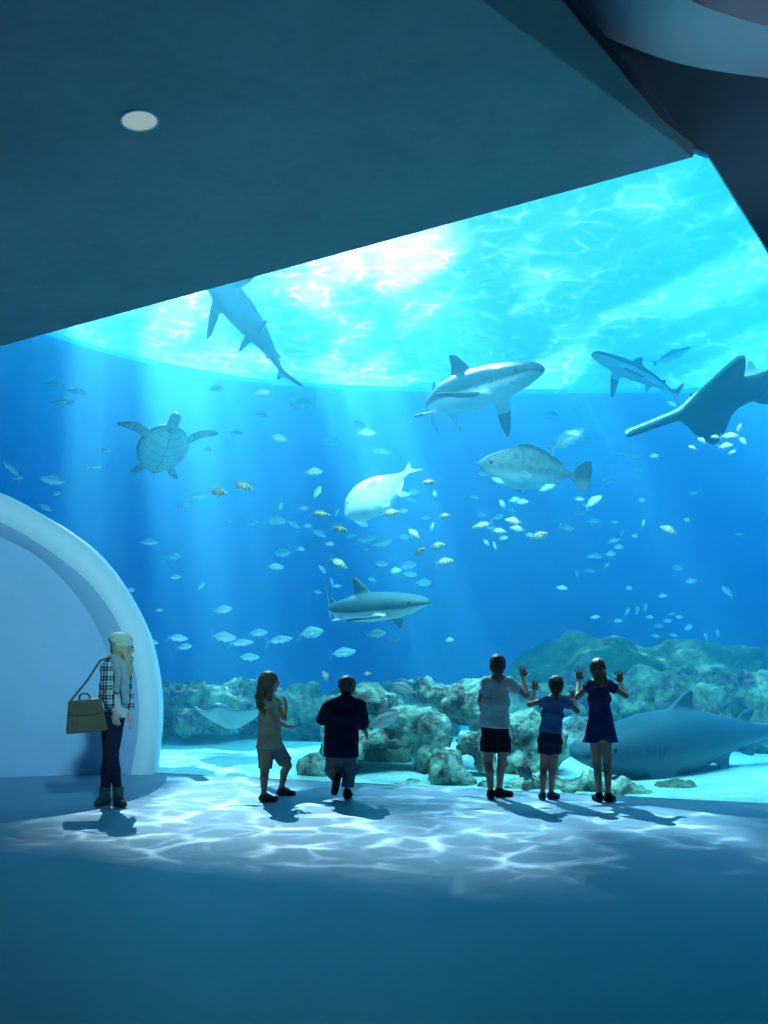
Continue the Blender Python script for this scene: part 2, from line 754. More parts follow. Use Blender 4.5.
# the recessed face, a fan down to the floor
pts = [(p[0], p[2]) for p in bev]
poly = pts + [(pts[0][0], 0.0)]
pn = prism('wall_panel', poly, lambda p, s: (p[0], 12.02 + 0.21 * (p[0] + 2.8) + (0.2 if s else 0.0), p[1]), M_PANEL)
struct(pn, 'recessed face of the curved wall at left')

# ------------------------------------------------------------------ recessed downlight
t = NT('downlight_diffuser')
em = t.n('ShaderNodeEmission')
em.inputs[0].default_value = (0.62, 0.95, 1.0, 1)
em.inputs[1].default_value = DOWN_E
t.l(em.outputs[0], t.out.inputs['Surface'])
M_DIFF = t.m
M_RING = plain('downlight_ring', (0.75, 0.85, 0.86), rough=0.4)
for i in range(1500):
    yy = 4 + i * 0.01
    p = at(139.5, 119.5, yy)
    if p[2] > slab_z(p[0], p[1]):
        break
lp = p
sx = (slab_z(lp[0] + 1, lp[1]) - slab_z(lp[0], lp[1]))
sy = (slab_z(lp[0], lp[1] + 1) - slab_z(lp[0], lp[1]))
dl = empty('downlight', (lp[0], lp[1], slab_z(lp[0], lp[1])))
tag(dl, 'round pale recessed downlight in the sloping ceiling', 'ceiling light')


def disc(name, r0, r1, z0, z1, mat, parent, n=48):
    V, F = [], []
    prof = [(r0, z0), (r1, z0), (r1, z1), (r0, z1)] if r0 > 0 else [(0.0001, z0), (r1, z0), (r1, z1), (0.0001, z1)]
    for i in range(n):
        a = 2 * PI * i / n
        for r, z in prof:
            x, y = r * math.cos(a), r * math.sin(a)
            V.append((x, y, z + sx * x + sy * y))
    for i in range(n):
        for k in range(4):
            a, b = i * 4 + k, i * 4 + (k + 1) % 4
            c, d = ((i + 1) % n) * 4 + (k + 1) % 4, ((i + 1) % n) * 4 + k
            F.append([a, b, c, d])
    return mesh_np(name, V, F, mat, parent, smooth=False)


RD = 19.0 / FPX * lp[1]
disc('trim_ring', RD * 0.9, RD, -0.012, 0.02, M_RING, dl)
disc('diffuser', 0, RD * 0.9, -0.006, 0.02, M_DIFF, dl)
# ------------------------------------------------------------------ tank: water, surface, sand, back wall
ZW = 8.0
plan = [(-8.3, 14.6), (-8.2, 18.0), (-6.9, 21.3), (-4.9, 23.7), (-2.4, 25.2), (2.0, 25.9), (5.6, 25.9), (9.8, 25.4), (12.2, 22.5), (12.6, 17), (12.4, 12)]
plan_s = spline(plan, 6)
fx0, fx1 = XL, XR
n2 = Vector((0.35, 1.0)).normalized()
f0 = (fx0 + n2.x * 0.12, glass_y(fx0) + n2.y * 0.12)
f1 = (fx1 + n2.x * 0.12, glass_y(fx1) + n2.y * 0.12)
outline = [f0] + [(-8.3, 13.8)] + plan_s + [(12.0, 8.4)] + [f1]

t = NT('sea_water')
sca = t.n('ShaderNodeVolumeScatter')
sca.inputs['Color'].default_value = rgba(SCAT_COL)
sca.inputs['Density'].default_value = SCAT_D
sca.inputs['Anisotropy'].default_value = SCAT_G
ab = t.n('ShaderNodeVolumeAbsorption')
ab.inputs['Color'].default_value = rgba(ABS_COL)
ab.inputs['Density'].default_value = ABS_D
ad = t.n('ShaderNodeAddShader')
t.l(sca.outputs[0], ad.inputs[0])
t.l(ab.outputs[0], ad.inputs[1])
t.l(ad.outputs[0], t.out.inputs['Volume'])
M_WATER = t.m
try:
    t.m.cycles.homogeneous_volume = True
    t.m.volume_intersection_method = 'FAST'
except Exception:
    pass
wtr = prism('water', outline, lambda p, s: (p[0], p[1], ZW - 0.01 if s == 0 else -0.8), M_WATER)
struct(wtr, 'blue water filling the tank')

# rippled surface seen from below: lets the sun through in caustic lines and broad shafts
t = NT('water_surface')
pos = t.n('ShaderNodeNewGeometry').outputs['Position']
dist = t.noise(pos, 1.3, 3, 0.5)
vm = t.n('ShaderNodeVectorMath', operation='MULTIPLY_ADD')
t.l(dist.outputs['Color'], vm.inputs[0])
vm.inputs[1].default_value = (0.55, 0.55, 0.0)
t.l(pos, vm.inputs[2])


def caustic(scale, width, stretch=(1, 1, 0)):
    mp = t.mapping(vm.outputs[0], scale=stretch)
    vo = t.n('ShaderNodeTexVoronoi', feature='DISTANCE_TO_EDGE')
    vo.voronoi_dimensions = '2D'
    t.l(mp, vo.inputs['Vector'])
    vo.inputs['Scale'].default_value = scale
    # bright thin line: (1 - d/width)^3
    d = t.math('SUBTRACT', 1.0, t.math('DIVIDE', vo.outputs['Distance'], width), clamp=True)
    return t.math('POWER', d, 3.4)


cA = caustic(CAU_S, 0.24)
cB = caustic(CAU_S * 1.73, 0.22)
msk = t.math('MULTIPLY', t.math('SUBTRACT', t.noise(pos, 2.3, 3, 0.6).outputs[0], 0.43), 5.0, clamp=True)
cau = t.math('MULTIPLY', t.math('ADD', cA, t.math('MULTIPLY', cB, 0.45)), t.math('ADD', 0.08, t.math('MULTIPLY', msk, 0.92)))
# broad shafts: long soft patches drawn into the transparency to shape sunbeams
# u runs square to the sun's heading, v along it
sp0 = t.n('ShaderNodeSeparateXYZ')
t.l(pos, sp0.inputs[0])
hh = Vector((SUN_DIR.x, SUN_DIR.y)).normalized()
u_ = t.math('ADD', SHAFT_DU, t.math('ADD', t.math('MULTIPLY', sp0.outputs[0], hh.y), t.math('MULTIPLY', sp0.outputs[1], -hh.x)))
v_ = t.math('MULTIPLY', t.math('ADD', t.math('MULTIPLY', sp0.outputs[0], hh.x), t.math('MULTIPLY', sp0.outputs[1], hh.y)), SHAFT_V)
cv = t.n('ShaderNodeCombineXYZ')
t.l(u_, cv.inputs[0])
t.l(v_, cv.inputs[1])
cv.inputs[2].default_value = SHAFT_SEED
big = t.noise(cv.outputs[0], SHAFT_S, 2.0, 0.5)
sh = t.ramp(big.outputs[0], SHAFT_RAMP)
sepr = t.n('ShaderNodeSeparateColor')
t.l(sh, sepr.inputs[0])
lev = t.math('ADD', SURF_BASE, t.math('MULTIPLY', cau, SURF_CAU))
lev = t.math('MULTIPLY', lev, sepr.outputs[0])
# dimming added to the transparency near the window, so the floor light fades out
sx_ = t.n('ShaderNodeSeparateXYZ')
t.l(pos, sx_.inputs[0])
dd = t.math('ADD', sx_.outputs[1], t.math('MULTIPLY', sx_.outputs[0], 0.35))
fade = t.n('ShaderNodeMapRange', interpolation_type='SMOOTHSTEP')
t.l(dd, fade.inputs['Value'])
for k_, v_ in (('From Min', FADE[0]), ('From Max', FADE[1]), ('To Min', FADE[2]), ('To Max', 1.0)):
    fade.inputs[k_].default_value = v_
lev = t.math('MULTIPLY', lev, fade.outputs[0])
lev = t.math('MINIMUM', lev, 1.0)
tr = t.n('ShaderNodeBsdfTransparent')
comb = t.n('ShaderNodeCombineColor')
for i in range(3):
    t.l(lev, comb.inputs[i])
t.l(comb.outputs[0], tr.inputs[0])
gl = t.n('ShaderNodeBsdfTranslucent')
gl.inputs['Color'].default_value = (0.02, 0.85, 1.0, 1)
mx = t.n('ShaderNodeMixShader')
mx.inputs[0].default_value = SURF_TRANSL
t.l(tr.outputs[0], mx.inputs[1])
t.l(gl.outputs[0], mx.inputs[2])
t.l(mx.outputs[0], t.out.inputs['Surface'])
M_SURF = t.m
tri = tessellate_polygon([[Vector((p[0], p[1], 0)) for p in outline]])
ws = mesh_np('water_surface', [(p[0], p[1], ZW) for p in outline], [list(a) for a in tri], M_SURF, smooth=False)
struct(ws, 'bright rippled water surface seen from below')

# painted back wall of the tank
t = NT('tank_wall')
co = t.coord()
t.pbr(t.ramp(t.noise(co, 0.5, 3).outputs[0], [(0.3, TANKW), (0.7, tuple(v * 1.1 for v in TANKW))]), 0.9, 0.1)
M_TW = t.m
V, F = [], []
wallp = [f0, (-8.3, 13.8)] + plan_s + [(12.0, 8.4), f1]
wallp = [wallp[0]] + [(p[0] * 1.01, (p[1] - 15) * 1.01 + 15.03) for p in wallp[1:-1]] + [wallp[-1]]
for p in wallp:
    V += [(p[0], p[1], -0.8), (p[0], p[1], ZW + 0.15)]
for i in range(len(wallp) - 1):
    F.append([2 * i, 2 * i + 2, 2 * i + 3, 2 * i + 1])
tw = mesh_np('wall_tank', V, F, M_TW)
struct(tw, 'curved blue wall at the back of the tank')

# sand bed
t = NT('sand')
co = t.coord()
rip = t.noise(t.mapping(co, scale=(1, 2.2, 1)), 2.5, 4, 0.6, 0.6)
sp = t.noise(co, 24, 5, 0.7)
f_ = t.math('ADD', t.math('MULTIPLY', rip.outputs[0], 0.6), t.math('MULTIPLY', sp.outputs[0], 0.4))
t.pbr(t.ramp(f_, [(0.3, (0.34, 0.52, 0.50)), (0.5, (0.48, 0.70, 0.67)), (0.72, (0.62, 0.86, 0.82))]), 0.9, 0.1, t.bump(f_, 0.6, 0.05))
M_SAND = t.m
xs = np.arange(-8.6, 12.9, 0.16)
ys = np.arange(8.0, 26.2, 0.16)
V = []
for y in ys:
    for x in xs:
        z = -0.06 + 0.05 * mnoise.fractal(Vector((x * 0.5, y * 0.7, 0)), 1.0, 2.0, 4)
        z += 0.02 * math.sin(x * 1.7 + y * 3.0 + 2 * mnoise.noise(Vector((x * .5, y * .5, 3))))
        yg = glass_y(x)
        if y < yg + 0.6:
            z = min(z, -0.02) - 0.10
        V.append((x, max(y, yg + 0.13), z))
nx_ = len(xs)
F = np.array([[j * nx_ + i, j * nx_ + i + 1, (j + 1) * nx_ + i + 1, (j + 1) * nx_ + i] for j in range(len(ys) - 1) for i in range(nx_ - 1)
              if (j + 1) * 0.16 + 8.0 > glass_y(xs[i]) - 0.2])
sand = mesh_np('ground_sand', V, F, M_SAND)
struct(sand, 'pale sand bed of the tank')
# ------------------------------------------------------------------ reef rocks
def rock_mat(name, stops, scale=2.2, moss=(0.14, 0.30, 0.16), moss_amt=0.5, bump=0.9):
    t = NT(name)
    co = t.coord()
    a = t.noise(co, scale, 6, 0.65, 0.4)
    col = t.ramp(a.outputs[0], stops)
    b = t.noise(co, scale * 2.7, 4, 0.6)
    mm = t.math('MULTIPLY', t.math('SUBTRACT', b.outputs[0], 0.5 - 0.12 * moss_amt), 5, clamp=True)
    col = t.mix(t.math('MULTIPLY', mm, moss_amt), col, moss)
    vo = t.n('ShaderNodeTexVoronoi')
    t.l(co, vo.inputs['Vector'])
    vo.inputs['Scale'].default_value = scale * 5
    c2 = t.math('MULTIPLY', t.math('SUBTRACT', 0.35, vo.outputs['Distance']), 3, clamp=True)
    col = t.mix(t.math('MULTIPLY', c2, 0.35), col, (0.75, 0.76, 0.62))
    hgt = t.math('ADD', t.noise(co, scale * 6, 6, 0.7).outputs[0], t.math('MULTIPLY', vo.outputs['Distance'], 0.5))
    t.pbr(col, 0.9, 0.1, t.bump(hgt, bump, 0.08))
    return t.m


M_ROCK_A = rock_mat('reef_rock', [(0.34, (0.04, 0.03, 0.06)), (0.45, (0.14, 0.17, 0.13)), (0.58, (0.28, 0.36, 0.24)), (0.72, (0.48, 0.55, 0.40))])
M_ROCK_B = rock_mat('coral_rock', [(0.34, (0.05, 0.03, 0.04)), (0.43, (0.22, 0.13, 0.12)), (0.52, (0.42, 0.55, 0.44)), (0.66, (0.80, 0.95, 0.78))], 3.0, (0.35, 0.55, 0.42), 0.45)
M_ROCK_L = rock_mat('bank_rock', [(0.38, (0.03, 0.02, 0.06)), (0.46, (0.14, 0.14, 0.16)), (0.55, (0.26, 0.36, 0.24)), (0.68, (0.60, 0.74, 0.52))], 1.6, (0.14, 0.30, 0.16), 0.4, 1.0)
M_ROCK_C = rock_mat('mossy_rock', [(0.34, (0.03, 0.06, 0.03)), (0.5, (0.10, 0.17, 0.08)), (0.68, (0.22, 0.30, 0.14))], 0.9, (0.12, 0.22, 0.08), 0.6, 0.8)


def rock(name, blobs, mat, h=0.06, amp=(0.16, 0.07), freq=(1.4, 5.0), seed=1, k=0.12, carve=(), label='', parent=None):
    """blobs: (px, py, depth, rx_px, ry_px, ry_depth_m) or world tuples ('w', centre, radii)"""
    items = []
    for b in blobs:
        if b[0] == 'w':
            items.append((np.array(b[1], float), np.array(b[2], float)))
        else:
            px, py, y, rx, ry, rd = b
            items.append((at(px, py, y), np.array([rx / FPX * y, rd, ry / FPX * y])))
    lo = np.min([c - r for c, r in items], 0) - 0.3
    hi = np.max([c + r for c, r in items], 0) + 0.3
    lo[2] = max(lo[2], -0.5)
    v = Vox(lo, hi, h)
    for c, r in items:
        v.ell(c, r, k)
    for b in carve:
        px, py, y, rx, ry, rd = b
        v.ell(at(px, py, y), np.array([rx / FPX * y, rd, ry / FPX * y]), 0.08, 's')
    v.plane((0, 0, -0.3), (0, 0, -1))
    V, Q = v.mesh(1)
    n1 = vnoise(V, freq[0], seed, 5)
    n2 = np.abs(vnoise(V, freq[1], seed + 5, 4))
    # push along the smooth normal
    a, b, c = V[Q[:, 0]], V[Q[:, 1]], V[Q[:, 3]]
    fn = np.cross(b - a, c - a)
    N = np.zeros_like(V)
    for i in range(4):
        for q in range(3):
            N[:, q] += np.bincount(Q[:, i], fn[:, q], len(V))
    N /= np.linalg.norm(N, axis=1)[:, None] + 1e-9
    V = V + N * (n1 * amp[0] - n2 * amp[1] * 1.5)[:, None]
    o0 = V.mean(0)
    o0[2] = 0
    o = mesh_np(name, V - o0, Q, mat)
    o.location = o0
    if label:
        tag(o, label, 'rock', 'rocks of the reef')
    return o


# far left bank
rock('reef_bank', [(150, 706, 17.6, 40, 26, 1.0), (190, 706, 17.0, 36, 27, 1.1), (232, 708, 16.8, 30, 23, 1.0), (205, 722, 16.3, 40, 12, .7), (262, 706, 17.4, 28, 30, 1.1), (300, 712, 17.0, 30, 28, 1.0),
                   (345, 718, 17.0, 34, 26, 1.1), (392, 712, 17.2, 36, 30, 1.2), (430, 708, 17.6, 30, 28, 1.1)], M_ROCK_L, h=0.055, seed=2, freq=(1.5, 4.6), amp=(0.26, 0.16), k=0.05,
     label='long craggy rock bank across the far left, above the bright sand')
# central coral boulders
rock('coral_boulder', [(372, 701, 13.6, 26, 15, 0.6), (350, 712, 13.8, 22, 20, 0.6), (334, 735, 13.4, 16, 26, 0.5)], M_ROCK_B, h=0.04, amp=(0.12, 0.06), freq=(2.4, 7), seed=11,
     label='pale coral boulder right above the head and shoulder of the dark-coated boy')
rock('coral_boulder', [(415, 724, 12.9, 36, 20, 0.55), (434, 738, 12.9, 18, 22, 0.45), (380, 738, 12.9, 34, 10, 0.55), (355, 752, 12.7, 12, 12, 0.4), (423, 765, 12.7, 9, 28, 0.4), (350, 780, 12.8, 9, 22, 0.4)],
     M_ROCK_B, h=0.04, amp=(0.10, 0.06), freq=(2.4, 7), seed=13, k=0.08,
     label='coral rock arch with a dark hollow under it')
rock('coral_boulder', [(386, 752, 13.9, 28, 22, 0.3)], M_ROCK_A, h=0.04, amp=(0.05, 0.03), freq=(2.2, 7), seed=14,
     label='added dark stone standing in for the shade in the hollow under the coral arch')  # put behind the arch so the hollow reads as deep shade
rock('coral_boulder', [(446, 770, 12.0, 19, 22, 0.4), (462, 782, 11.9, 13, 14, 0.3)], M_ROCK_B, h=0.035, amp=(0.09, 0.04), freq=(2.8, 8), seed=15,
     label='rounded pale coral boulder at the foot of the window, beside the coral arch')
rock('coral_boulder', [(462, 700, 13.4, 26, 22, 0.6), (430, 694, 13.8, 16, 13, 0.5), (480, 712, 13.2, 16, 20, 0.5)], M_ROCK_B, h=0.04, amp=(0.13, 0.07), freq=(2.4, 7), seed=17,
     label='tall coral boulder left of the head of the child in the white shirt')
rock('coral_boulder', [(475, 742, 12.4, 15, 13, 0.28), (487, 755, 12.3, 13, 18, 0.28)], M_ROCK_B, h=0.035, amp=(0.10, 0.06), freq=(2.8, 8), seed=19,
     label='brown-patched coral boulder stacked over the rounded pale one')
rock('coral_boulder', [(520, 735, 12.7, 24, 24, 0.45), (545, 750, 12.7, 22, 26, 0.45), (528, 772, 12.5, 26, 22, 0.35)], M_ROCK_B, h=0.035, amp=(0.12, 0.06), freq=(2.8, 8), seed=21,
     label='coral boulder seen between the child in the white shirt and the smallest child')
rock('coral_boulder', [(575, 738, 14.4, 28, 24, 0.4), (600, 748, 14.4, 24, 16, 0.4)], M_ROCK_B, h=0.035, amp=(0.10, 0.06), freq=(2.8, 8), seed=23,
     label='coral boulder low behind the smallest child, under the head of the big shark')
rock('reef_rock', [(672, 788, 11.35, 22, 9, 0.2), (692, 790, 11.3, 14, 7, 0.16)], M_ROCK_A, h=0.04, amp=(0.08, 0.05), freq=(2.4, 7), seed=25,
     label='low dark brown rock on the sand in front of the belly of the big shark')
# right: middle reef and the back mound
rock('reef_bank', [(560, 712, 16.4, 44, 34, 1.2), (520, 718, 16.0, 30, 36, 1.0), (605, 712, 16.2, 40, 38, 1.0), (655, 708, 16.0, 40, 38, 1.1), (700, 712, 15.8, 40, 38, 1.1), (690, 700, 16.8, 50, 30, 1.0),
                   (760, 716, 15.8, 42, 42, 1.1), (815, 722, 16.0, 50, 46, 1.1), (742, 735, 15.2, 26, 20, 0.8)], M_ROCK_L, h=0.06, seed=31, amp=(0.26, 0.16), freq=(1.5, 4.2), k=0.05,
     label='long craggy reef bank on the right, between the big shark and the mossy mound')
rock('reef_mound', [(600, 705, 20.0, 92, 68, 1.8), (690, 712, 20.0, 100, 66, 1.8), (780, 722, 19.8, 80, 62, 1.8), (540, 715, 20.0, 60, 52, 1.6)], M_ROCK_C, h=0.09, amp=(0.30, 0.06), freq=(0.8, 3), seed=37,
     k=0.5, label='large smooth moss-green mound behind the reef on the right')
# low boulders along the foot of the window
for px_, py_, Y_, rx_, ry_, sd_, lab_ in (
        (313, 768, 12.3, 17, 14, 61, 'low coral rubble left of the legs of the boy in the coat'),
        (405, 790, 11.9, 22, 9, 51, 'low coral rubble at the foot of the window under the coral arch'),
        ):
    rock('coral_boulder', [(px_, py_, Y_, rx_, ry_, .28), (px_ + rx_ * .5, py_ + 5, Y_ + .05, rx_ * .6, ry_ * .8, .25)], M_ROCK_B if px_ < 620 else M_ROCK_A, h=0.03, amp=(0.07, 0.04), freq=(3, 9), seed=sd_, label=lab_)

rock('reef_ledge', [(492, 787, 11.5, 16, 12, .24), (512, 788, 11.42, 18, 11, .24), (540, 785, 11.3, 20, 15, .26), (566, 789, 11.2, 20, 12, .24), (592, 785, 11.12, 18, 15, .24),
                    (620, 790, 11.0, 20, 12, .24), (642, 792, 10.9, 14, 9, .2)], M_ROCK_B, h=0.03, amp=(0.08, 0.05), freq=(3, 9), seed=55, k=0.04,
     label='low rubble ledge along the foot of the window behind the legs of the three children')
# ------------------------------------------------------------------ sea animals
def interp(x, xs, ys):
    return np.interp(x, xs, ys)


def profile_body(v, xs, top, bot, wid, k=0.0, zc=None):
    """xs ascending; top/bot heights above/below the axis, wid half width"""
    xs, top, bot, wid = [np.array(a, float) for a in (xs, top, bot, wid)]

    def fn(X, Y, Z):
        t_ = np.interp(X, xs, top)
        b_ = np.interp(X, xs, bot)
        w_ = np.interp(X, xs, wid) + 1e-4
        c = (t_ - b_) / 2
        hh_ = (t_ + b_) / 2 + 1e-4
        q = np.sqrt((Y / w_) ** 2 + ((Z - c) / hh_) ** 2)
        d = (q - 1) * np.minimum(w_, hh_)
        d = np.maximum(d, np.maximum(xs[0] - X, X - xs[-1]) + 0 * d)
        return d
    R = max(top.max(), bot.max(), wid.max()) * 1.6 + 4 * v.h
    return v.add(fn, (xs[0] - 3 * v.h, -R, -R), (xs[-1] + 3 * v.h, R, R), k)


def smooth_prof(xs, *arrs, n=60):
    xs = np.array(xs, float)
    xn = np.linspace(xs[0], xs[-1], n)
    out = [xn]
    for a in arrs:
        a = np.array(a, float)
        # monotone-ish: cosine-smoothed linear interpolation
        y = np.interp(xn, xs, a)
        ker = np.array([1, 2, 3, 2, 1.0])
        ker /= ker.sum()
        yp = np.pad(y, 2, mode='edge')
        out.append(np.convolve(yp, ker, 'valid'))
    return out


def bend(V, x0, c):
    """curl the part behind x0 sideways, curvature c"""
    V = V.copy()
    if abs(c) < 1e-6:
        return V
    m = V[:, 0] < x0
    th = (x0 - V[m, 0]) * c
    y = V[m, 1]
    V[m, 0] = x0 - np.sin(th) / c + y * np.sin(th) * 1.0
    V[m, 1] = (1 - np.cos(th)) / c + y * np.cos(th)
    return V


def orient(o, H, U, loc):
    H = Vector(H).normalized()
    U = Vector(U)
    U = (U - U.dot(H) * H).normalized()
    Y = U.cross(H)
    M = Matrix((H, Y, U)).transposed()
    o.rotation_euler = M.to_euler()
    o.location = Vector(loc)
    return M


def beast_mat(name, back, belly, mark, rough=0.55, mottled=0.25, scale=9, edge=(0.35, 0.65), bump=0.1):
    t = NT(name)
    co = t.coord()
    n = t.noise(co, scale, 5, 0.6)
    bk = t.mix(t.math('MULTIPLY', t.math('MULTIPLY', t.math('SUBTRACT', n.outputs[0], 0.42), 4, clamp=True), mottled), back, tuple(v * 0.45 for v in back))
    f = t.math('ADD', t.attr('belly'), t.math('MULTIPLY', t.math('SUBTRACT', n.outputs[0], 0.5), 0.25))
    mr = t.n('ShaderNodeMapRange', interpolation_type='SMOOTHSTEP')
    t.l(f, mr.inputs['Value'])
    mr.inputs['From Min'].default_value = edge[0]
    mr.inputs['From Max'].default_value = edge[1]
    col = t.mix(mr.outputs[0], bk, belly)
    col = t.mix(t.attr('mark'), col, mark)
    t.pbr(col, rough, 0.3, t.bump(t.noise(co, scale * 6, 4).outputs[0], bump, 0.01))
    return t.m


M_EYE = plain('eye_black', (0.01, 0.01, 0.012), rough=0.15, bump=0, spec=0.6)
M_EYEW = plain('eye_pale', (0.5, 0.5, 0.4), rough=0.2, bump=0, spec=0.6)
M_SHARK = beast_mat('shark_skin', (0.07, 0.15, 0.18), (0.62, 0.68, 0.68), (0.015, 0.02, 0.03), mottled=0.1)
M_SHARK_TEAL = beast_mat('shark_skin_teal', (0.04, 0.13, 0.17), (0.08, 0.24, 0.30), (0.015, 0.02, 0.03), mottled=0.1)
M_BIGSHARK = beast_mat('big_shark_skin', (0.035, 0.10, 0.14), (0.05, 0.13, 0.17), (0.02, 0.06, 0.10), mottled=0.25, scale=4)


def eye(parent, c, r, mat=None, name='eye'):
    bm = bmesh.new()
    bmesh.ops.create_uvsphere(bm, u_segments=12, v_segments=8, radius=r)
    me = bpy.data.meshes.new(name)
    bm.to_mesh(me)
    bm.free()
    me.polygons.foreach_set('use_smooth', np.ones(len(me.polygons), dtype=bool))
    me.materials.append(mat or M_EYE)
    o = bpy.data.objects.new(name, me)
    o.location = c
    return link(o, parent)


def make_shark(name, L, mat, H, U, loc, bend_x=0.05, bend_c=0.0, droop=(18, 18), stout=1.0, tip=0.8, dors=1.0, res=0.0048, sweep=0.0, head=1.0):
    h = res
    v = Vox((-0.56, -0.33, -0.30), (0.56, 0.33, 0.28), h)
    xs = [-0.42, -0.36, -0.28, -0.18, -0.05, 0.08, 0.20, 0.30, 0.38, 0.44, 0.475, 0.495, 0.50]
    top = [0.010, 0.015, 0.026, 0.044, 0.066, 0.078, 0.075, 0.064, 0.052, 0.040, 0.030, 0.018, 0.002]
    bot = [0.008, 0.013, 0.022, 0.038, 0.060, 0.072, 0.068, 0.056, 0.044, 0.026, 0.014, 0.006, 0.001]
    wid = [0.006, 0.012, 0.022, 0.040, 0.061, 0.074, 0.075, 0.069, 0.062, 0.052, 0.042, 0.026, 0.003]
    top = [a * stout for a in top]
    bot = [a * stout for a in bot]
    wid = [a * stout for a in wid]
    P = smooth_prof(xs, top, bot, wid, n=90)
    profile_body(v, *P)
    T = 0.011
    X, Z = (1, 0, 0), (0, 0, 1)
    s = stout
    d = dors
    v.fin((0, 0, 0.02 + 0.05 * (s - 1)), X, Z, [(.13, .035), (.085, .03 + .07 * d), (.035, .03 + .118 * d), (.005, .03 + .13 * d), (-.008, .03 + .122 * d), (.0, .03 + .08 * d), (-.012, .055), (-.045, .045), (-.03, .02), (.1, .02)], T, 0.02)
    q = 1.7 if stout > 1.2 else 1.0
    v.fin((-.24, 0, .012 * s), X, Z, [(.04, .01), (0, .03 + .018 * q), (-.028 * q, .04 + .02 * q), (-.035 * q, .03 + .02 * q), (-.03, .02), (-.055, .008), (-.02, -.005), (.03, -.005)], T * .8, 0.012)
    v.fin((-.25, 0, -.010 * s), X, (0, 0, -1), [(.04, .01), (0, .025 + .018 * q), (-.028 * q, .035 + .02 * q), (-.035 * q, .025 + .02 * q), (-.03, .02), (-.055, .008), (-.02, -.005), (.03, -.005)], T * .8, 0.012)
    v.fin((0, 0, 0), X, Z, [(-.35, .012), (-.40, .045), (-.455, .115), (-.50, .165), (-.515, .168), (-.505, .13), (-.48, .075), (-.452, .028), (-.442, -.005), (-.448, -.05), (-.458, -.088), (-.452, -.097), (-.42, -.062), (-.385, -.025), (-.35, -.012)], T * .8, 0.012)
    for sg, dr in ((1, droop[0]), (-1, droop[1])):
        a = math.radians(dr)
        W = (0, sg * math.cos(a), -math.sin(a))
        v.fin((.20, sg * .045 * s, -.040 * s), X, W, [(.065, -.01), (.035, .06), (-.01 - sweep * .3, .13), (-.055 - sweep * .7, .195), (-.085 - sweep, .225), (-.092 - sweep, .215), (-.085 - sweep * .7, .16), (-.06 - sweep * .3, .09), (-.04, .04), (-.055, 0), (-.04, -.015)], T, 0.025)
        a = math.radians(dr + 10)
        W = (-0.1, sg * math.cos(a), -math.sin(a))
        v.fin((-.10, sg * .025 * s, -.040 * s), X, W, [(.03, -.01), (0, .045 * q), (-.03, .07 * q), (-.04, .06 * q), (-.035, .03), (-.05, 0), (-.03, -.01)], T * .8, 0.015)
    # mouth crescent and gill slits
    mz = -.030 * s
    M = [(.375, .046 * s, mz + .006), (.41, .040 * s, mz), (.433, .022 * s, mz + .002), (.440, 0, mz + .003), (.433, -.022 * s, mz + .002), (.41, -.040 * s, mz), (.375, -.046 * s, mz + .006)]
    for i in range(len(M) - 1):
        v.cone(M[i], M[i + 1], .0055, .0055, 0.004, 's')
    for sg in (1, -1):
        for i in range(5):
            gx = .300 - i * .017
            ww = float(np.interp(gx, P[0], P[3]))
            v.cone((gx, sg * ww * 1.0, .022 * s), (gx - .004, sg * ww * 0.98, -.025 * s), .0035, .0035, 0.003, 's')
    V, Q = v.mesh(1)
    # countershading and dark tips in straight pose
    tp = np.interp(V[:, 0], P[0], P[1])
    bt = np.interp(V[:, 0], P[0], P[2])
    c = (tp - bt) / 2
    belly = np.clip(0.5 - (V[:, 2] - c + 0.012) / (0.05 * s), 0, 1)
    lat = np.abs(V[:, 1])
    r = lat - 0.045 * s
    belly = np.where((lat > 0.09 * s), 0.25, belly)
    belly = np.where(V[:, 2] > tp + 0.01, 0.0, belly)
    mark = np.zeros(len(V))
    if tip > 0:
        span = np.where((V[:, 0] > -.02 - .3) & (V[:, 0] < .26), np.clip((lat - 0.19) / 0.03, 0, 1), 0)
        tail = np.where(V[:, 0] < -.40, np.clip((-V[:, 2] - .055) / .02, 0, 1) + np.clip((-.455 - V[:, 0]) / .03, 0, 1) * 0.7, 0)
        dt = np.clip((V[:, 2] - (.10 + .06 * d)) / .02, 0, 1) * (V[:, 0] > -.1)
        mark = np.clip(span + tail + dt * 0.5, 0, 1) * tip
    V = bend(V, bend_x, bend_c)
    o = mesh_np(name, V * L, Q, mat, attrs={'belly': belly, 'mark': mark})
    orient(o, H, U, loc)
    for sg in (1, -1):
        ex = .408
        ew = float(np.interp(ex, P[0], P[3]))
        eye(o, (ex * L, sg * (ew * 0.93) * L, .016 * s * L), .0085 * L)
    return o


def place_mid(px, py, y):
    return at(px, py, y)


# the sharks
s1 = make_shark('reef_shark', 2.65, M_SHARK_TEAL, (-0.60, 0.12, 0.76), (0.42, 0.84, 0.26), at(248, 321, 17.0), bend_c=-0.5, bend_x=0.0, droop=(4, 4), tip=1.0, dors=0.9, stout=1.3)
tag(s1, 'teal shark seen from below at the bright surface, nose cut off by the ceiling edge', 'shark')
s2 = make_shark('reef_shark', 3.3, M_SHARK, (0.70, -0.72, 0.05), (0.22, -0.42, 1.0), at(455, 396, 15.2), bend_x=0.05, bend_c=2.2, droop=(46, -6), tip=0.6, stout=1.22)
tag(s2, 'grey shark with pale snout swimming just above the grouper, its long fin pointing left', 'shark')
s3 = make_shark('reef_shark', 2.05, M_SHARK, (-0.88, -0.32, 0.26), (0.12, 0.30, 1.0), at(641, 375, 17.5), bend_x=0.0, bend_c=-0.6, droop=(40, 30), tip=0.2)
tag(s3, 'small pale-bellied shark near the surface, left of the sawfish', 'shark')
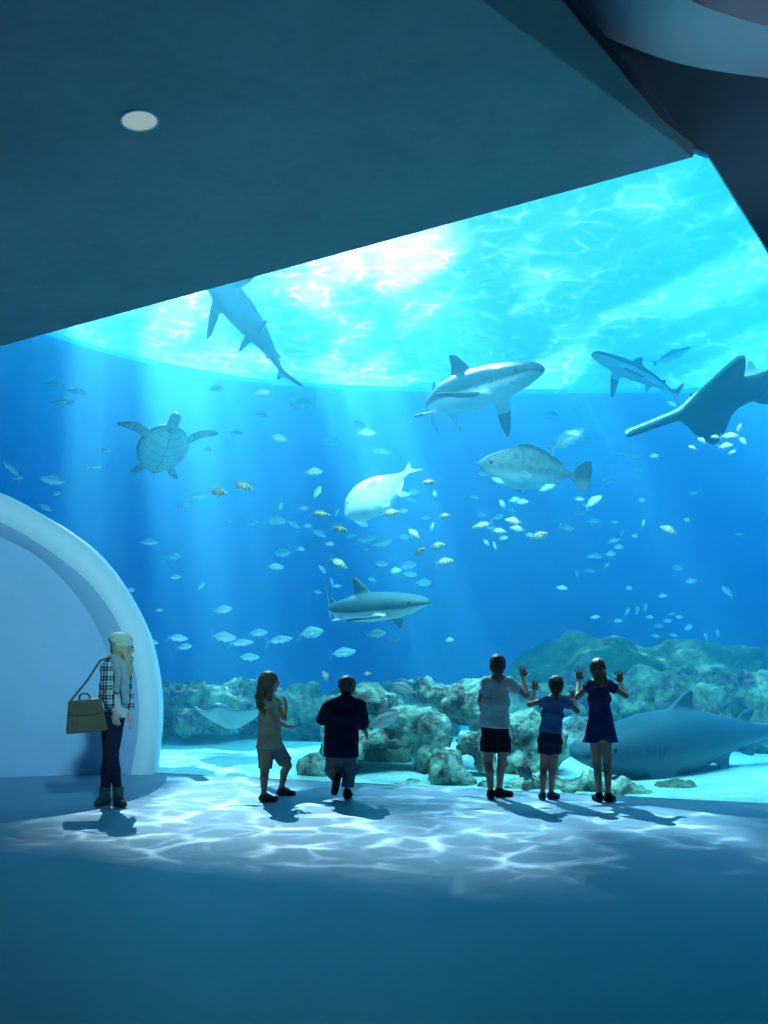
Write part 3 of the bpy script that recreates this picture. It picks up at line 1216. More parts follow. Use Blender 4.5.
s4 = make_shark('reef_shark', 2.35, M_SHARK, (0.80, -0.58, 0.05), (0.14, -0.38, 1.0), at(358, 609, 13.8), bend_x=0.05, bend_c=1.8, droop=(34, -8), tip=0.6, stout=1.15)
tag(s4, 'dark-backed shark swimming low in the open water above the boy in the dark coat', 'shark')
s5 = make_shark('sand_tiger_shark', 3.75, M_BIGSHARK, (-0.86, -0.48, -0.05), (-0.05, -0.12, 1.0), at(690, 741, 12.7), bend_x=-0.1, bend_c=0.5, droop=(56, 36), stout=1.5, tip=0.0, dors=0.78, res=0.005)
tag(s5, 'very large stout shark gliding low over the sand at the foot of the window', 'shark')

# ------------------------------------------------------------------ bony fish
M_GROUPER = beast_mat('grouper_skin', (0.26, 0.28, 0.26), (0.62, 0.66, 0.62), (0.07, 0.08, 0.09), mottled=0.9, scale=16, edge=(0.5, 0.85))
M_PALEFISH = beast_mat('pale_fish_skin', (0.66, 0.72, 0.72), (0.93, 0.94, 0.90), (0.80, 0.82, 0.78), mottled=0.2, scale=7, edge=(0.25, 0.6))
M_SILVER = beast_mat('silver_fish', (0.42, 0.62, 0.66), (0.80, 0.95, 0.95), (0.20, 0.40, 0.48), rough=0.35, mottled=0.3, scale=40)
M_CREAM = beast_mat('cream_fish', (0.72, 0.62, 0.36), (0.95, 0.92, 0.74), (0.10, 0.09, 0.07), rough=0.4, mottled=0.3, scale=40)
M_GREYFISH = beast_mat('grey_fish', (0.34, 0.36, 0.36), (0.62, 0.62, 0.60), (0.12, 0.13, 0.14), rough=0.5, mottled=0.5, scale=30)
M_DARKFISH = beast_mat('dark_fish', (0.05, 0.08, 0.08), (0.12, 0.16, 0.15), (0.02, 0.03, 0.03), rough=0.5, mottled=0.5, scale=30)


def bony_fish(name, L, mat, depth=0.40, width=0.16, h=0.011, tailfork=0.5, dorsal=0.10, bars=0, bendc=0.0, belly_f=1.0, eyes=True, tail=1.0, round_tail=False, dors2=False):
    yb_ = math.ceil((width * 0.5 + 0.10) / h) * h
    v = Vox((-0.56, -yb_, -depth * 0.5 - 0.2), (0.54, yb_, depth * 0.5 + 0.2), h)
    hh_ = depth / 2
    xs = [-0.36, -0.30, -0.2, -0.08, 0.05, 0.18, 0.30, 0.40, 0.46, 0.50]
    top = [0.16, 0.20, 0.45, 0.78, 0.98, 1.0, 0.82, 0.52, 0.28, 0.03]
    bot = [0.16, 0.20, 0.42, 0.78, 1.0, 1.0, 0.84, 0.55, 0.30, 0.05]
    wid = [0.10, 0.18, 0.42, 0.72, 0.95, 1.0, 0.95, 0.72, 0.42, 0.06]
    P = smooth_prof(xs, [a * hh_ for a in top], [a * hh_ * belly_f for a in bot], [a * width / 2 for a in wid])
    profile_body(v, *P)
    T = max(0.010, h * 1.2)
    X, Z = (1, 0, 0), (0, 0, 1)
    tl = tail
    if round_tail:
        tp = [(-.33, .03), (-.38, .09 * tl), (-.45, .14 * tl), (-.50, .14 * tl), (-.515, .07 * tl), (-.515, -.07 * tl), (-.50, -.14 * tl), (-.45, -.14 * tl), (-.38, -.09 * tl), (-.33, -.03)]
    else:
        k = 0.5 - 0.12 * tailfork
        tp = [(-.33, .025), (-.40, .09 * tl), (-.50, .18 * tl), (-.515, .17 * tl), (-k, .05), (-k + .02, 0), (-k, -.05), (-.515, -.17 * tl), (-.50, -.18 * tl), (-.40, -.09 * tl), (-.33, -.025)]
    v.fin((0, 0, 0), X, Z, tp, T, 0.015)
    z0 = hh_
    v.fin((0, 0, 0), X, Z, [(.22, z0 * .8), (.16, z0 + dorsal * .7), (.08, z0 + dorsal), (-.05, z0 * .9 + dorsal * .7), (-.18, z0 * .5 + dorsal * .85), (-.26, z0 * .3 + dorsal * .5), (-.25, z0 * .2), (0, z0 * .5)], T, 0.012)
    v.fin((0, 0, 0), X, (0, 0, -1), [(-.04, z0 * .75), (-.09, z0 * .8 + dorsal * .8), (-.17, z0 * .5 + dorsal * 1.0), (-.26, z0 * .25 + dorsal * .6), (-.24, z0 * .2), (-.1, z0 * .4)], T, 0.012)
    v.fin((0, 0, 0), X, (0, 0, -1), [(.20, z0 * .8), (.14, z0 + dorsal * .6), (.08, z0 + dorsal * .8), (.06, z0 * .95), (.1, z0 * .6)], T, 0.012)
    for sg in (1, -1):
        v.fin((.16, sg * width * .42, -.02), (-.8, sg * .35, -.35), (0, sg * .3, .9), [(-.03, -.02), (.05, .035), (.13, .03), (.14, -.01), (.08, -.035), (0, -.03)], T, 0.01)
    V, Q = v.mesh(1)
    z = V[:, 2]
    belly = np.clip(0.5 - z / (depth * 0.7), 0, 1)
    mark = np.zeros(len(V))
    out = (np.abs(z) > np.interp(V[:, 0], P[0], P[1]) + 0.015)
    mark = np.where(out | (V[:, 0] < -.36), 0.55, mark)
    if bars:
        mark = np.clip(mark + np.where(np.abs(V[:, 0] - .33) < .02, .9, 0) + np.where(np.abs(V[:, 0] - .20) < .02, .7, 0) + np.where(np.abs(V[:, 0] + .28) < .03, .9, 0), 0, 1)
    V = bend(V, 0.05, bendc)
    o = mesh_np(name, V * L, Q, mat, attrs={'belly': belly, 'mark': mark})
    if eyes:
        ex = .40
        for sg in (1, -1):
            ew = float(np.interp(ex, P[0], P[3]))
            eye(o, (ex * L, sg * ew * .88 * L, .02 * L), .017 * L)
    return o


g = bony_fish('grouper', 1.75, M_GROUPER, depth=0.34, width=0.22, h=0.0075, dorsal=0.05, round_tail=True, tail=0.95)
orient(g, (-1, -0.12, 0.10), (0.02, -0.22, 1), at(534, 470, 15.2))
tag(g, 'large mottled grey grouper with a fan-shaped tail below the pale-snouted shark', 'grouper')

g = bony_fish('pale_fish', 1.35, M_PALEFISH, depth=0.50, width=0.36, h=0.0085, dorsal=0.06, tail=0.7, tailfork=0.3)
orient(g, (-0.80, -0.25, -0.62), (-0.35, 0.75, 0.62), at(381, 491, 14.8))
tag(g, 'big white heavy-bodied fish nosing down in the middle of the tank', 'fish')
g = bony_fish('grey_fish', 0.36, M_GREYFISH, depth=0.36, width=0.14, h=0.012)
orient(g, (-0.86, -0.1, 0.34), (0, 0, 1), at(406, 689, 12.6))
tag(g, 'pale grey oval fish above the coral arch', 'fish')
g = bony_fish('grey_fish', 0.50, M_GREYFISH, depth=0.32, width=0.14, h=0.012, tailfork=1.2)
orient(g, (-0.84, -0.1, -0.40), (-.3, 0, 1), at(389, 718, 12.0))
tag(g, 'grey fish with a forked tail in front of the coral arch', 'fish')
g = bony_fish('dark_fish', 0.26, M_DARKFISH, depth=0.44, width=0.16, h=0.012, tail=0.6)
orient(g, (-0.75, -0.1, 0.62), (.5, 0, 1), at(526, 774, 10.88))
tag(g, 'dark oval fish between the legs of two children, low at the window', 'fish')
g = bony_fish('slender_fish', 0.80, M_SILVER, depth=0.16, width=0.10, h=0.010, dorsal=0.04, tail=0.6)
orient(g, (0.9, 0.1, 0.40), (0, 0, 1), at(671, 356, 17.0))
tag(g, 'slender pale fish just above the small shark', 'fish')
g = bony_fish('silver_jack', 0.62, M_PALEFISH, depth=0.30, width=0.16, h=0.010, dorsal=0.05, bendc=1.5)
orient(g, (0.84, -0.1, 0.50), (-.3, 0, 1), at(566, 440, 15.0))
tag(g, 'pale silvery fish swimming up between the shark and the sawfish tip', 'fish')

# ------------------------------------------------------------------ sea turtle
M_TURTLE = beast_mat('turtle_skin', (0.10, 0.15, 0.14), (0.66, 0.66, 0.52), (0.05, 0.08, 0.10), mottled=0.8, scale=14, edge=(0.45, 0.6), bump=0.4)


def make_turtle(L, H, U, loc):
    v = Vox((-0.55, -0.75, -0.22), (0.85, 0.75, 0.25), 0.010)
    v.ell((0, 0, 0.03), (.47, .37, .15), 0.03)
    v.ell((-.30, 0, 0.02), (.24, .20, .09), 0.05)
    v.ell((0.02, 0, -0.045), (.42, .31, .065), 0.02)
    v.cone((.40, 0, -.01), (.56, 0, .0), .085, .075, 0.04)
    v.ell((.64, 0, .01), (.115, .078, .075), 0.03)
    v.cone((.70, 0, -.005), (.755, 0, -.015), .05, .022, 0.02)
    for s in (1, -1):
        v.fin((.30, s * .24, -.02), (0.45, s * .85, 0.10 * s + 0.18), (-.9, s * .35, .05), [(-.05, .0), (.15, -.05), (.30, -.03), (.45, .08), (.52, .20), (.50, .23), (.36, .17), (.20, .12), (.02, .14), (-.05, .10)], .026, 0.03)
        v.fin((-.33, s * .17, -.03), (-.75, s * .6, -.12), (.6, s * .75, 0), [(-.04, -.05), (.14, -.06), (.25, -.03), (.28, .03), (.2, .07), (.06, .07), (-.04, .06)], .024, 0.03)
    v.cone((-.44, 0, -.02), (-.53, 0, -.03), .03, .012, 0.02)
    # carapace rim groove
    V, Q = v.mesh(1)
    rr = np.sqrt((V[:, 0] / .47) ** 2 + (V[:, 1] / .37) ** 2)
    belly = np.where((V[:, 2] < -.015) & (rr < .92), 0.9, 0.1)
    belly = np.where((rr >= .92) & (V[:, 2] < 0.0), 0.52, belly)
    seam = (np.abs(V[:, 1]) < .010) | (np.abs(np.abs(V[:, 0] * 1.0 + .1 * np.cos(V[:, 1] * 6)) % .17 - .08) < .006)
    mark = np.where(seam & (rr < .9), 0.6, 0.0)
    o = mesh_np('sea_turtle', V * L, Q, M_TURTLE, attrs={'belly': belly, 'mark': mark})
    orient(o, H, U, loc)
    for s in (1, -1):
        eye(o, (.69 * L, s * .062 * L, .022 * L), .013 * L)
    return o


tt = make_turtle(1.15, (0.42, -0.72, 0.50), (-.30, 0.62, 0.72), at(163, 449, 16.8))
tag(tt, 'sea turtle seen from below with its fore flippers spread, upper left', 'turtle')

# ------------------------------------------------------------------ rays
M_RAY = beast_mat('ray_skin', (0.06, 0.16, 0.22), (0.26, 0.38, 0.38), (0.6, 0.7, 0.68), mottled=0.4, scale=7, edge=(0.45, 0.6))
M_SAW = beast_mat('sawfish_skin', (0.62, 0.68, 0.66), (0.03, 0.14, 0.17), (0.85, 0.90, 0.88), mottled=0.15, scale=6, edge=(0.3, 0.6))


def make_sawfish(L, H, U, loc):
    v = Vox((-0.62, -0.36, -0.16), (0.56, 0.36, 0.16), 0.006)
    # long narrow snout, head and body
    v.fin((0, 0, 0), (1, 0, 0), (0, 1, 0), [(.52, -.008), (.52, .008), (.50, .017), (.24, .030), (.18, .075), (.08, .115), (-.20, .06), (-.50, .02), (-.50, -.02), (-.20, -.06), (.08, -.115), (.18, -.075), (.24, -.030), (.50, -.017)], .028, 0.01, edge=0.10)
    xs = [-0.58, -0.45, -0.25, -0.05, 0.08, 0.18, 0.25]
    P = smooth_prof(xs, [.008, .02, .045, .062, .060, .038, .01], [.006, .016, .036, .045, .040, .026, .01], [.008, .022, .05, .085, .095, .07, .025])
    profile_body(v, *P, k=0.03)
    for s in (1, -1):
        dr = 0.12
        v.fin((.10, s * .05, -.005), (1, 0, 0), (0, s, -dr * s * 0 - .10), [(.13, .0), (.075, .09), (.0, .185), (-.055, .235), (-.085, .225), (-.11, .15), (-.13, .05), (-.12, 0)], .020, 0.03)
        v.fin((-.14, s * .03, -.01), (1, 0, 0), (0, s, -.15), [(.05, 0), (0, .07), (-.06, .105), (-.075, .09), (-.09, .03), (-.08, 0)], .013, 0.02)
        for i in range(17):
            x = .27 + i * .0145
            w_ = np.interp(x, [.24, .50], [.030, .017])
            v.cone((x, s * w_ * .9, 0), (x + .004, s * (w_ + .016), 0), .0045, .003, 0.002)
    v.fin((-.12, 0, .04), (1, 0, 0), (0, 0, 1), [(.04, -.01), (-.02, .07), (-.06, .11), (-.065, .08), (-.06, .04), (-.08, -.01)], .010, 0.01)
    v.fin((-.38, 0, .02), (1, 0, 0), (0, 0, 1), [(.03, -.01), (-.02, .05), (-.05, .08), (-.055, .05), (-.06, -.01)], .009, 0.01)
    v.fin((0, 0, 0), (1, 0, 0), (0, 0, 1), [(-.48, .01), (-.54, .07), (-.60, .13), (-.585, .05), (-.57, -.01), (-.58, -.05), (-.54, -.03), (-.48, -.01)], .009, 0.01)
    V, Q = v.mesh(1)
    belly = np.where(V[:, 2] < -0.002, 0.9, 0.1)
    mark = np.zeros(len(V))
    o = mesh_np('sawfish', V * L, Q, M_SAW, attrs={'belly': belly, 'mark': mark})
    orient(o, H, U, loc)
    for s in (1, -1):
        eye(o, (.19 * L, s * .06 * L, .030 * L), .008 * L)
    return o


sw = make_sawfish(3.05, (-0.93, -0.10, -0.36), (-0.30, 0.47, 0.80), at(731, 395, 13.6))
tag(sw, 'large flat grey sawfish with a long narrow snout at the edge of the picture', 'sawfish')


def make_ray(L, H, U, loc):
    v = Vox((-0.60, -0.62, -0.20), (0.50, 0.62, 0.42), 0.010)

    def fn(X, Y, Z):
        y = np.abs(Y)
        lift = 0.75 * y ** 2 * 1.1
        n = np.abs(X) / (0.40 - 0.36 * y / .55 + 1e-3) 
        th = 0.085 * np.exp(-(y / .16) ** 2) + 0.020
        cx = X + 0.18 * (y / .55)
        chord = np.clip(0.36 * (1 - (y / .56) ** 1.3), 0.01, 1)
        q = np.sqrt((cx / chord) ** 2 + ((Z - lift) / th) ** 2)
        d = (q - 1) * th
        return np.maximum(d, y - .555)
    v.add(fn, (-.6, -.62, -.2), (.5, .62, .42))
    v.ell((.30, 0, .02), (.13, .10, .075), 0.05)
    v.cone((-.30, 0, .01), (-.58, 0, .0), .02, .012, 0.02)
    for s in (1, -1):
        v.fin((-.30, s * .05, 0), (-1, 0, 0), (0, s, 0), [(-.05, 0), (.08, .06), (.10, .02), (.04, 0)], .015, 0.02)
    V, Q = v.mesh(1)
    lift = 0.825 * V[:, 1] ** 2
    belly = np.where(V[:, 2] < lift - .01, 0.9, 0.1)
    o = mesh_np('stingray', V * L, Q, M_RAY, attrs={'belly': belly, 'mark': np.clip((np.abs(V[:, 1]) - .50) / .05, 0, 1) * .3})
    orient(o, H, U, loc)
    for s in (1, -1):
        eye(o, (.33 * L, s * .09 * L, .05 * L), .018 * L, M_EYEW)
    return o


ry = make_ray(1.0, (-0.15, -0.85, 0.40), (0.03, 0.40, 0.85), at(226, 718, 14.2))
tag(ry, 'blue-grey ray with raised wing tips gliding over the sand before the left rock bank', 'ray')
# ------------------------------------------------------------------ small fish, each its own object
PROTO = {}
for key, kw in (('a', dict(depth=0.33, width=0.15)), ('b', dict(depth=0.28, width=0.14, bendc=1.2)), ('c', dict(depth=0.20, width=0.11, bendc=-1.0)), ('d', dict(depth=0.37, width=0.16, bendc=-1.4))):
    for mk, mt, br, dp in (('s', M_SILVER, 0, 0.07), ('y', M_CREAM, 1, 0.09)):
        o = bony_fish('small_fish', 1.0, mt, h=0.017, tail=1.3, dorsal=dp, bars=br, eyes=False, tailfork=0.9, **kw)
        PROTO[mk + key] = o.data
        bpy.data.objects.remove(o)

# px, py, width in px (negative: facing left), colour (s silver, y cream, w white-ish pale), tilt in degrees (nose up +)
FISH = """55 384 15 s; -78 391 20 s; 62 402 23 s; 215 388 16 s; 10 468 20 s -40; 16 478 13 s; -55 481 26 s; 45 507 14 s -30; 105 450 12 s; 94 467 13 s;
55 494 11 s; 238 433 14 s; 208 449 9 s; 182 505 15 s; 197 496 20 s; 217 492 20 y -10; 242 486 20 y -12; 252 524 10 s; 148 542 19 s; 172 557 19 s; -177 577 11 s;
200 587 12 s 35; 222 610 19 s 10; 222 637 27 s; 177 638 20 s; 183 647 17 s; 241 643 25 s; 150 642 16 s; 228 522 9 s; -264 393 19 s; -292 397 20 s; -304 404 27 s -10;
262 415 15 s; 278 438 17 s; -335 444 24 s; 358 424 16 s; 366 433 18 s; -383 452 22 s; 313 472 18 s; 317 493 13 s 60; 280 507 8 s 70; 303 508 11 s; 253 523 10 s;
275 521 21 s; 293 524 15 s -30; 307 526 9 s; 320 514 20 y -8; 336 513 9 s 60; 348 502 8 s 60; 318 533 16 s -25; 339 529 17 y -15; 329 544 10 s; 350 536 13 s; 360 522 17 s -30;
365 539 19 s; 381 543 22 s 15; 390 513 19 y 10; 402 511 11 s; 403 495 14 w; 415 492 13 s; 413 533 16 y -40; 403 537 13 s; 430 482 14 y; 444 516 12 y 10; 432 527 9 s 70; 427 518 12 s;
435 495 6 s 80; 437 546 16 y 8; 419 552 13 y 30; 444 562 18 y 8; 280 553 19 s 5; 300 549 9 s; 275 567 16 s; 338 563 19 y -30; 323 570 11 s 50; 383 564 14 s; 407 566 19 s 15; 395 571 14 s 10;
409 574 16 s; 373 580 10 s 15; 336 586 10 s; 317 592 7 s; 423 583 17 s; 257 633 20 s; 279 640 27 s 8; 310 633 27 s 8; 375 634 21 s 5; 342 653 26 s 8; 248 657 21 s; 332 582 8 s 70; 366 549 9 s;
551 415 19 s -15; 585 440 14 s; 485 474 13 s; 499 481 13 w 20; 546 488 17 w 15; 474 497 10 s; 514 500 13 w 10; 503 505 11 w 60; 522 502 13 s; 511 510 10 s; 483 515 11 s; 498 517 12 s 20;
-483 525 20 y -12; -499 531 14 y -8; -514 521 16 y 10; -518 529 15 y 8; 529 535 9 s; 538 536 18 y 15; 491 528 9 s; 486 542 9 s -50; 503 538 10 s; 495 546 8 s 70; 593 502 19 w 35; 580 513 11 s;
593 521 16 s; 567 528 14 s; 559 526 8 s 60; 593 556 12 s; 590 571 12 s; 577 574 6 s 70; 563 588 13 s; -673 404 11 w 30; -575 434 16 w 10; 620 453 17 s; 636 457 9 s; 653 456 10 w; 693 448 8 w 30;
703 441 12 w 20; 716 437 7 w; 729 436 16 w; 739 428 8 w 60; 742 440 11 w -50; 725 446 14 w 5; 733 452 9 w -30; 606 483 17 s 8; 579 499 10 s; 614 522 9 s; 641 500 10 s; 694 493 10 s; 643 524 8 w 70;
-669 530 17 y 20; 636 536 8 s; 612 541 14 s 10; 621 534 8 s 50; 618 547 11 s; 610 554 13 s; 595 556 14 s; 606 566 9 s 40; -679 568 13 s; -692 581 11 s; -728 592 15 s 45; 628 588 6 s; 662 596 6 s;
595 617 8 s; 627 612 7 s 60; 637 611 7 s 75; 645 608 7 s 80; 649 617 9 s; 671 614 8 s; 667 621 9 s; 658 626 10 s; 619 621 7 s; -690 627 12 s -20; 673 635 8 s; 655 636 7 s; 706 637 6 s 70; 718 634 6 s 80;
740 534 8 s; 680 617 6 s; 367 674 9 y 10; -326 677 12 y 60; -413 500 12 s; 522 718 9 y; 395 640 8 s; 449 640 9 s; 130 590 10 s; 160 610 9 s; 640 470 8 s; 688 520 8 s"""
LM = [('left of the turtle near the ceiling edge', 62, 395), ('above the curved wall', 35, 482), ('below the turtle', 160, 490),
      ('halfway up beside the curved wall', 165, 565), ('in the low school at left', 215, 640), ('right of the turtle', 225, 430),
      ('below the teal shark', 285, 400), ('above the big white fish', 360, 438), ('left of the big white fish', 300, 520), ('right under the big white fish', 362, 532),
      ('right of the big white fish', 418, 500), ('in the school above the dark-backed shark', 400, 568), ('at upper left of the dark-backed shark', 300, 575), ('below the dark-backed shark', 345, 650),
      ('close below the grouper', 505, 490), ('well below the grouper', 505, 530), ('above the tail of the grouper', 573, 432), ('behind the tail of the grouper', 590, 505),
      ('under the tip of the sawfish snout', 635, 455), ('under the fin of the sawfish', 725, 442), ('in open water below the sawfish snout', 650, 522), ('in the faint school below the grouper tail', 602, 560),
      ('far off at the right', 700, 570), ('above the left of the mossy mound', 628, 610), ('above the right of the mossy mound', 675, 628), ('above the three children', 570, 600), ('over the boy in the coat', 367, 676), ('beside the child in white', 520, 715)]
ORD = ['first', 'second', 'third', 'fourth', 'fifth', 'sixth', 'seventh', 'eighth', 'ninth', 'tenth', 'eleventh', 'twelfth', 'thirteenth', 'fourteenth', 'fifteenth']
CN = {'s': 'silver-blue', 'y': 'cream', 'w': 'bright white'}
recs = []
rr = random.Random(5)
for part_ in FISH.replace('\n', ' ').split(';'):
    f = part_.split()
    if len(f) < 4:
        continue
    px, py, wpx, c = int(f[0]), int(f[1]), int(f[2]), f[3]
    tilt = float(f[4]) if len(f) > 4 else rr.uniform(-8, 8)
    left = px < 0
    px = abs(px)
    lm = min(range(len(LM)), key=lambda i: (LM[i][1] - px) ** 2 + ((LM[i][2] - py) * 1.3) ** 2)
    recs.append([px, py, wpx, c, tilt, left, lm])
for lm in range(len(LM)):
    for c in 'syw':
        sub = sorted([r for r in recs if r[6] == lm and r[3] == c])
        for i, (px, py, wpx, c_, tilt, left, _) in enumerate(sub):
            if c == 'y':
                Y = rr.uniform(12.3, 13.4)
            elif c == 'w':
                Y = rr.uniform(13.2, 14.6) if px < 690 else rr.uniform(11.4, 12.2)
            else:
                Y = rr.uniform(14.2, 18.5) if py < 600 else rr.uniform(13.6, 15.5)
                if px > 590 and py > 540:
                    Y = rr.uniform(15.5, 17.5)
            if px < 130:
                Y = min(Y, 15.5)
            key = ('y' if c == 'y' else 's') + (rr.choice('aabd') if wpx < 20 else rr.choice('abbc'))
            o = bpy.data.objects.new('small_fish', PROTO[key])
            link(o)
            yaw = rr.uniform(-0.45, 0.45)
            a = math.radians(tilt)
            sx_ = -1 if left else 1
            if rr.random() < 0.25 and len(part_) and wpx < 16:
                sx_ = -sx_
            H = (sx_ * math.cos(a) * math.cos(yaw), math.cos(a) * math.sin(yaw), math.sin(a))
            orient(o, H, (rr.uniform(-.15, .15) - math.sin(a) * sx_ * .5, rr.uniform(-.2, .2), 1), at(px, py, Y))
            L = max(wpx, 9) * Y / FPX * 1.12
            o.scale = (L, L, L)
            n = len(sub)
            where = LM[lm][0]
            if n == 1:
                lab = 'small %s fish, the only one %s' % (CN[c], where)
            elif n <= 15:
                lab = 'small %s fish, %s from left %s' % (CN[c], ORD[i], where)
            else:
                lab = 'small %s fish %s' % (CN[c], where)
            tag(o, lab, 'fish', 'small fish schooling in the tank')
# ------------------------------------------------------------------ people
def unit(v):
    v = np.array(v, float)
    return v / (np.linalg.norm(v) + 1e-12)


def tube(v, a, b, ra, rb, k=0.02, squash=None, op='u'):
    """cone with flat ends; squash=(axis, factor) flattens"""
    a, b = np.array(a, float), np.array(b, float)
    ba = b - a
    L = float(np.linalg.norm(ba))
    d = ba / L
    R = max(ra, rb) * 1.5 + k + 3 * v.h

    def fn(X, Y, Z):
        px, py, pz = X - a[0], Y - a[1], Z - a[2]
        t = px * d[0] + py * d[1] + pz * d[2]
        dx, dy, dz = px - t * d[0], py - t * d[1], pz - t * d[2]
        r = ra + (rb - ra) * np.clip(t / L, 0, 1)
        d2 = dx * dx + dy * dy + dz * dz
        if squash:
            s = unit(squash[0])
            q = dx * s[0] + dy * s[1] + dz * s[2]
            f = squash[1]
            d2 = d2 + q * q * (1 / (f * f) - 1)
        dr = np.sqrt(d2) - r
        da = np.maximum(-t, t - L)
        return -smin(-dr, -da, 0.012)
    return v.add(fn, np.minimum(a, b) - R, np.maximum(a, b) + R, k, op)


Vox.tube = tube


def add_hand(v, wrist, d, n, size=0.15, curl=0.15, spread=0.22, thumb=1, k=0.008, r=None):
    """five fingers. d: finger direction, n: direction the palm faces, thumb=+1: on the side d x n points to"""
    d, n = unit(d), unit(n)
    n = unit(n - (n @ d) * d)
    s = unit(np.cross(d, n)) * thumb
    r = r or size * 0.052
    w = np.array(wrist, float)
    pl = size * 0.50
    M = np.stack([s, n, d], 1)
    v.ell(w + d * pl * 0.55, (size * 0.235, size * 0.10, pl * 0.58), 0.012, 'u', M)
    for off, ln, an in ((0.170, .40, 1.0), (0.060, .46, .33), (-0.055, .43, -.33), (-0.160, .34, -1.0)):
        base = w + d * pl * 0.86 + s * off * size
        dd = unit(d + s * an * spread)
        pts = [base]
        c = 0.0
        for seg, f in enumerate((.42, .32, .26)):
            c += curl * (0.6 + 0.6 * seg)
            dv = unit(dd * math.cos(c) + n * math.sin(c))
            pts.append(pts[-1] + dv * ln * size * f)
        v.chain(pts, [r * 1.1, r, r * .95, r * .8], k)
    b = w + d * pl * 0.28 + s * size * 0.17
    td = unit(d * 0.75 + s * 0.85 + n * 0.25)
    td2 = unit(d * 1.1 + s * 0.55 + n * 0.2)
    p1 = b + td * size * 0.17
    p2 = p1 + td2 * size * 0.15
    v.chain([b, p1, p2], [r * 1.5, r * 1.15, r * .9], k)
    return v


def add_head(v, c, f, S=1.0, up=(0, 0, 1), nose=1.0):
    """c: centre of the skull, f: facing direction; S=1 for a child's 0.20 m head"""
    f = unit(f)
    up = unit(np.array(up, float) - np.dot(up, f) * f)
    s = np.cross(f, up)
    M = np.stack([s, f, up], 1)
    c = np.array(c, float)
    v.ell(c + up * .018 * S - f * .008 * S, (.074 * S, .090 * S, .082 * S), 0.02, 'u', M)
    v.ell(c - up * .035 * S + f * .022 * S, (.055 * S, .060 * S, .068 * S), 0.03, 'u', M)
    v.ell(c - up * .085 * S + f * .055 * S, (.022 * S, .020 * S, .016 * S), 0.02, 'u', M)
    # nose, brow, lips, ears
    v.cone(c + up * .004 * S + f * .078 * S, c - up * .026 * S + f * (.098 * S), .008 * S, .013 * S, 0.010)
    v.ell(c + up * .018 * S + f * .074 * S, (.045 * S, .012 * S, .008 * S), 0.01, 'u', M)
    v.ell(c - up * .054 * S + f * .077 * S, (.022 * S, .010 * S, .009 * S), 0.006, 'u', M)
    for q in (1, -1):
        v.ell(c + s * q * .033 * S + f * .080 * S + up * .000 * S, (.012 * S, .010 * S, .008 * S), 0.006, 's', M)
        v.ell(c + s * q * .074 * S - up * .015 * S - f * .006 * S, (.010 * S, .018 * S, .028 * S), 0.006, 'u', M)
    return s, f, up


class Fig:
    def __init__(self, name, Y, px0, label, cat='person', group=None):
        self.Y = Y
        self.o0 = np.array([(px0 - 384) / FPX * Y, Y, 0.0])
        self.root = empty(name, tuple(self.o0))
        tag(self.root, label, cat, group)
        self.joints = []

    def p(self, px, py, dy=0.0):
        q = at(px, py, self.Y + dy) - self.o0
        self.joints.append(q)
        return q

    def g(self, px, dy, z=0.0):
        y = self.Y + dy
        q = np.array([(px - 384) / FPX * y, y, z]) - self.o0
        self.joints.append(q)
        return q

    def vox(self, h=0.0065, pad=0.25, pts=None):
        J = np.array(pts if pts is not None else self.joints)
        return Vox(J.min(0) - pad, J.max(0) + pad, h)

    def put(self, name, v, mat, parent=None, smooth=1, wob=0.0, wf=9, seed=3, attrs=None, floor=True):
        if floor:
            v.plane((0, 0, 0.004), (0, 0, -1))
        V, Q = v.mesh(smooth)
        if wob:
            n = vnoise(V, wf, seed, 2)
            V = V + np.stack([n, vnoise(V, wf, seed + 1, 2), n * 0], 1) * wob
        o = mesh_np(name, V, Q, mat, parent or self.root, attrs=attrs(V) if attrs else None)
        return o

    def eyes(self, body, c, s, f, up, S):
        for q in (1, -1):
            eye(body, tuple(np.array(c) + s * q * .033 * S + f * .070 * S + up * .0), .0115 * S)


def cloth(name, c1, c2=None, scale=10, rough=0.9):
    return plain(name, c1, c2, scale, rough, 0.35, 60, 0.1, 0.004)


SKIN = plain('skin', (0.36, 0.23, 0.17), (0.30, 0.18, 0.13), 6, 0.55, 0.05, 80, 0.3)
SKIN_F = plain('skin_fair', (0.62, 0.45, 0.37), (0.56, 0.38, 0.30), 6, 0.55, 0.05, 80, 0.3)


def hair_mat(name, c):
    t = NT(name)
    co = t.coord()
    w_ = t.noise(t.mapping(co, scale=(60, 60, 6)), 1.0, 4, 0.6)
    t.pbr(t.mix(w_.outputs[0], c, tuple(a * 0.35 for a in c)), 0.55, 0.4, t.bump(w_.outputs[0], 0.8, 0.006))
    return t.m


HAIR_DARK = hair_mat('hair_dark', (0.06, 0.045, 0.04))
HAIR_BROWN = hair_mat('hair_brown', (0.15, 0.09, 0.06))
HAIR_BLOND = hair_mat('hair_blond', (0.62, 0.48, 0.28))
M_DARKSHOE = cloth('dark_shoe', (0.02, 0.02, 0.025))
SQ = ((0, 1, 0), 0.72)


def leg(v, hip, knee, ankle, s=1.0):
    m = (np.array(knee) + np.array(ankle)) / 2 + np.array([0, -.012 * s, .05 * s])
    v.cone(hip, knee, .068 * s, .045 * s, 0.03)
    v.chain([knee, m, ankle], [.044 * s, .044 * s, .026 * s], 0.02)


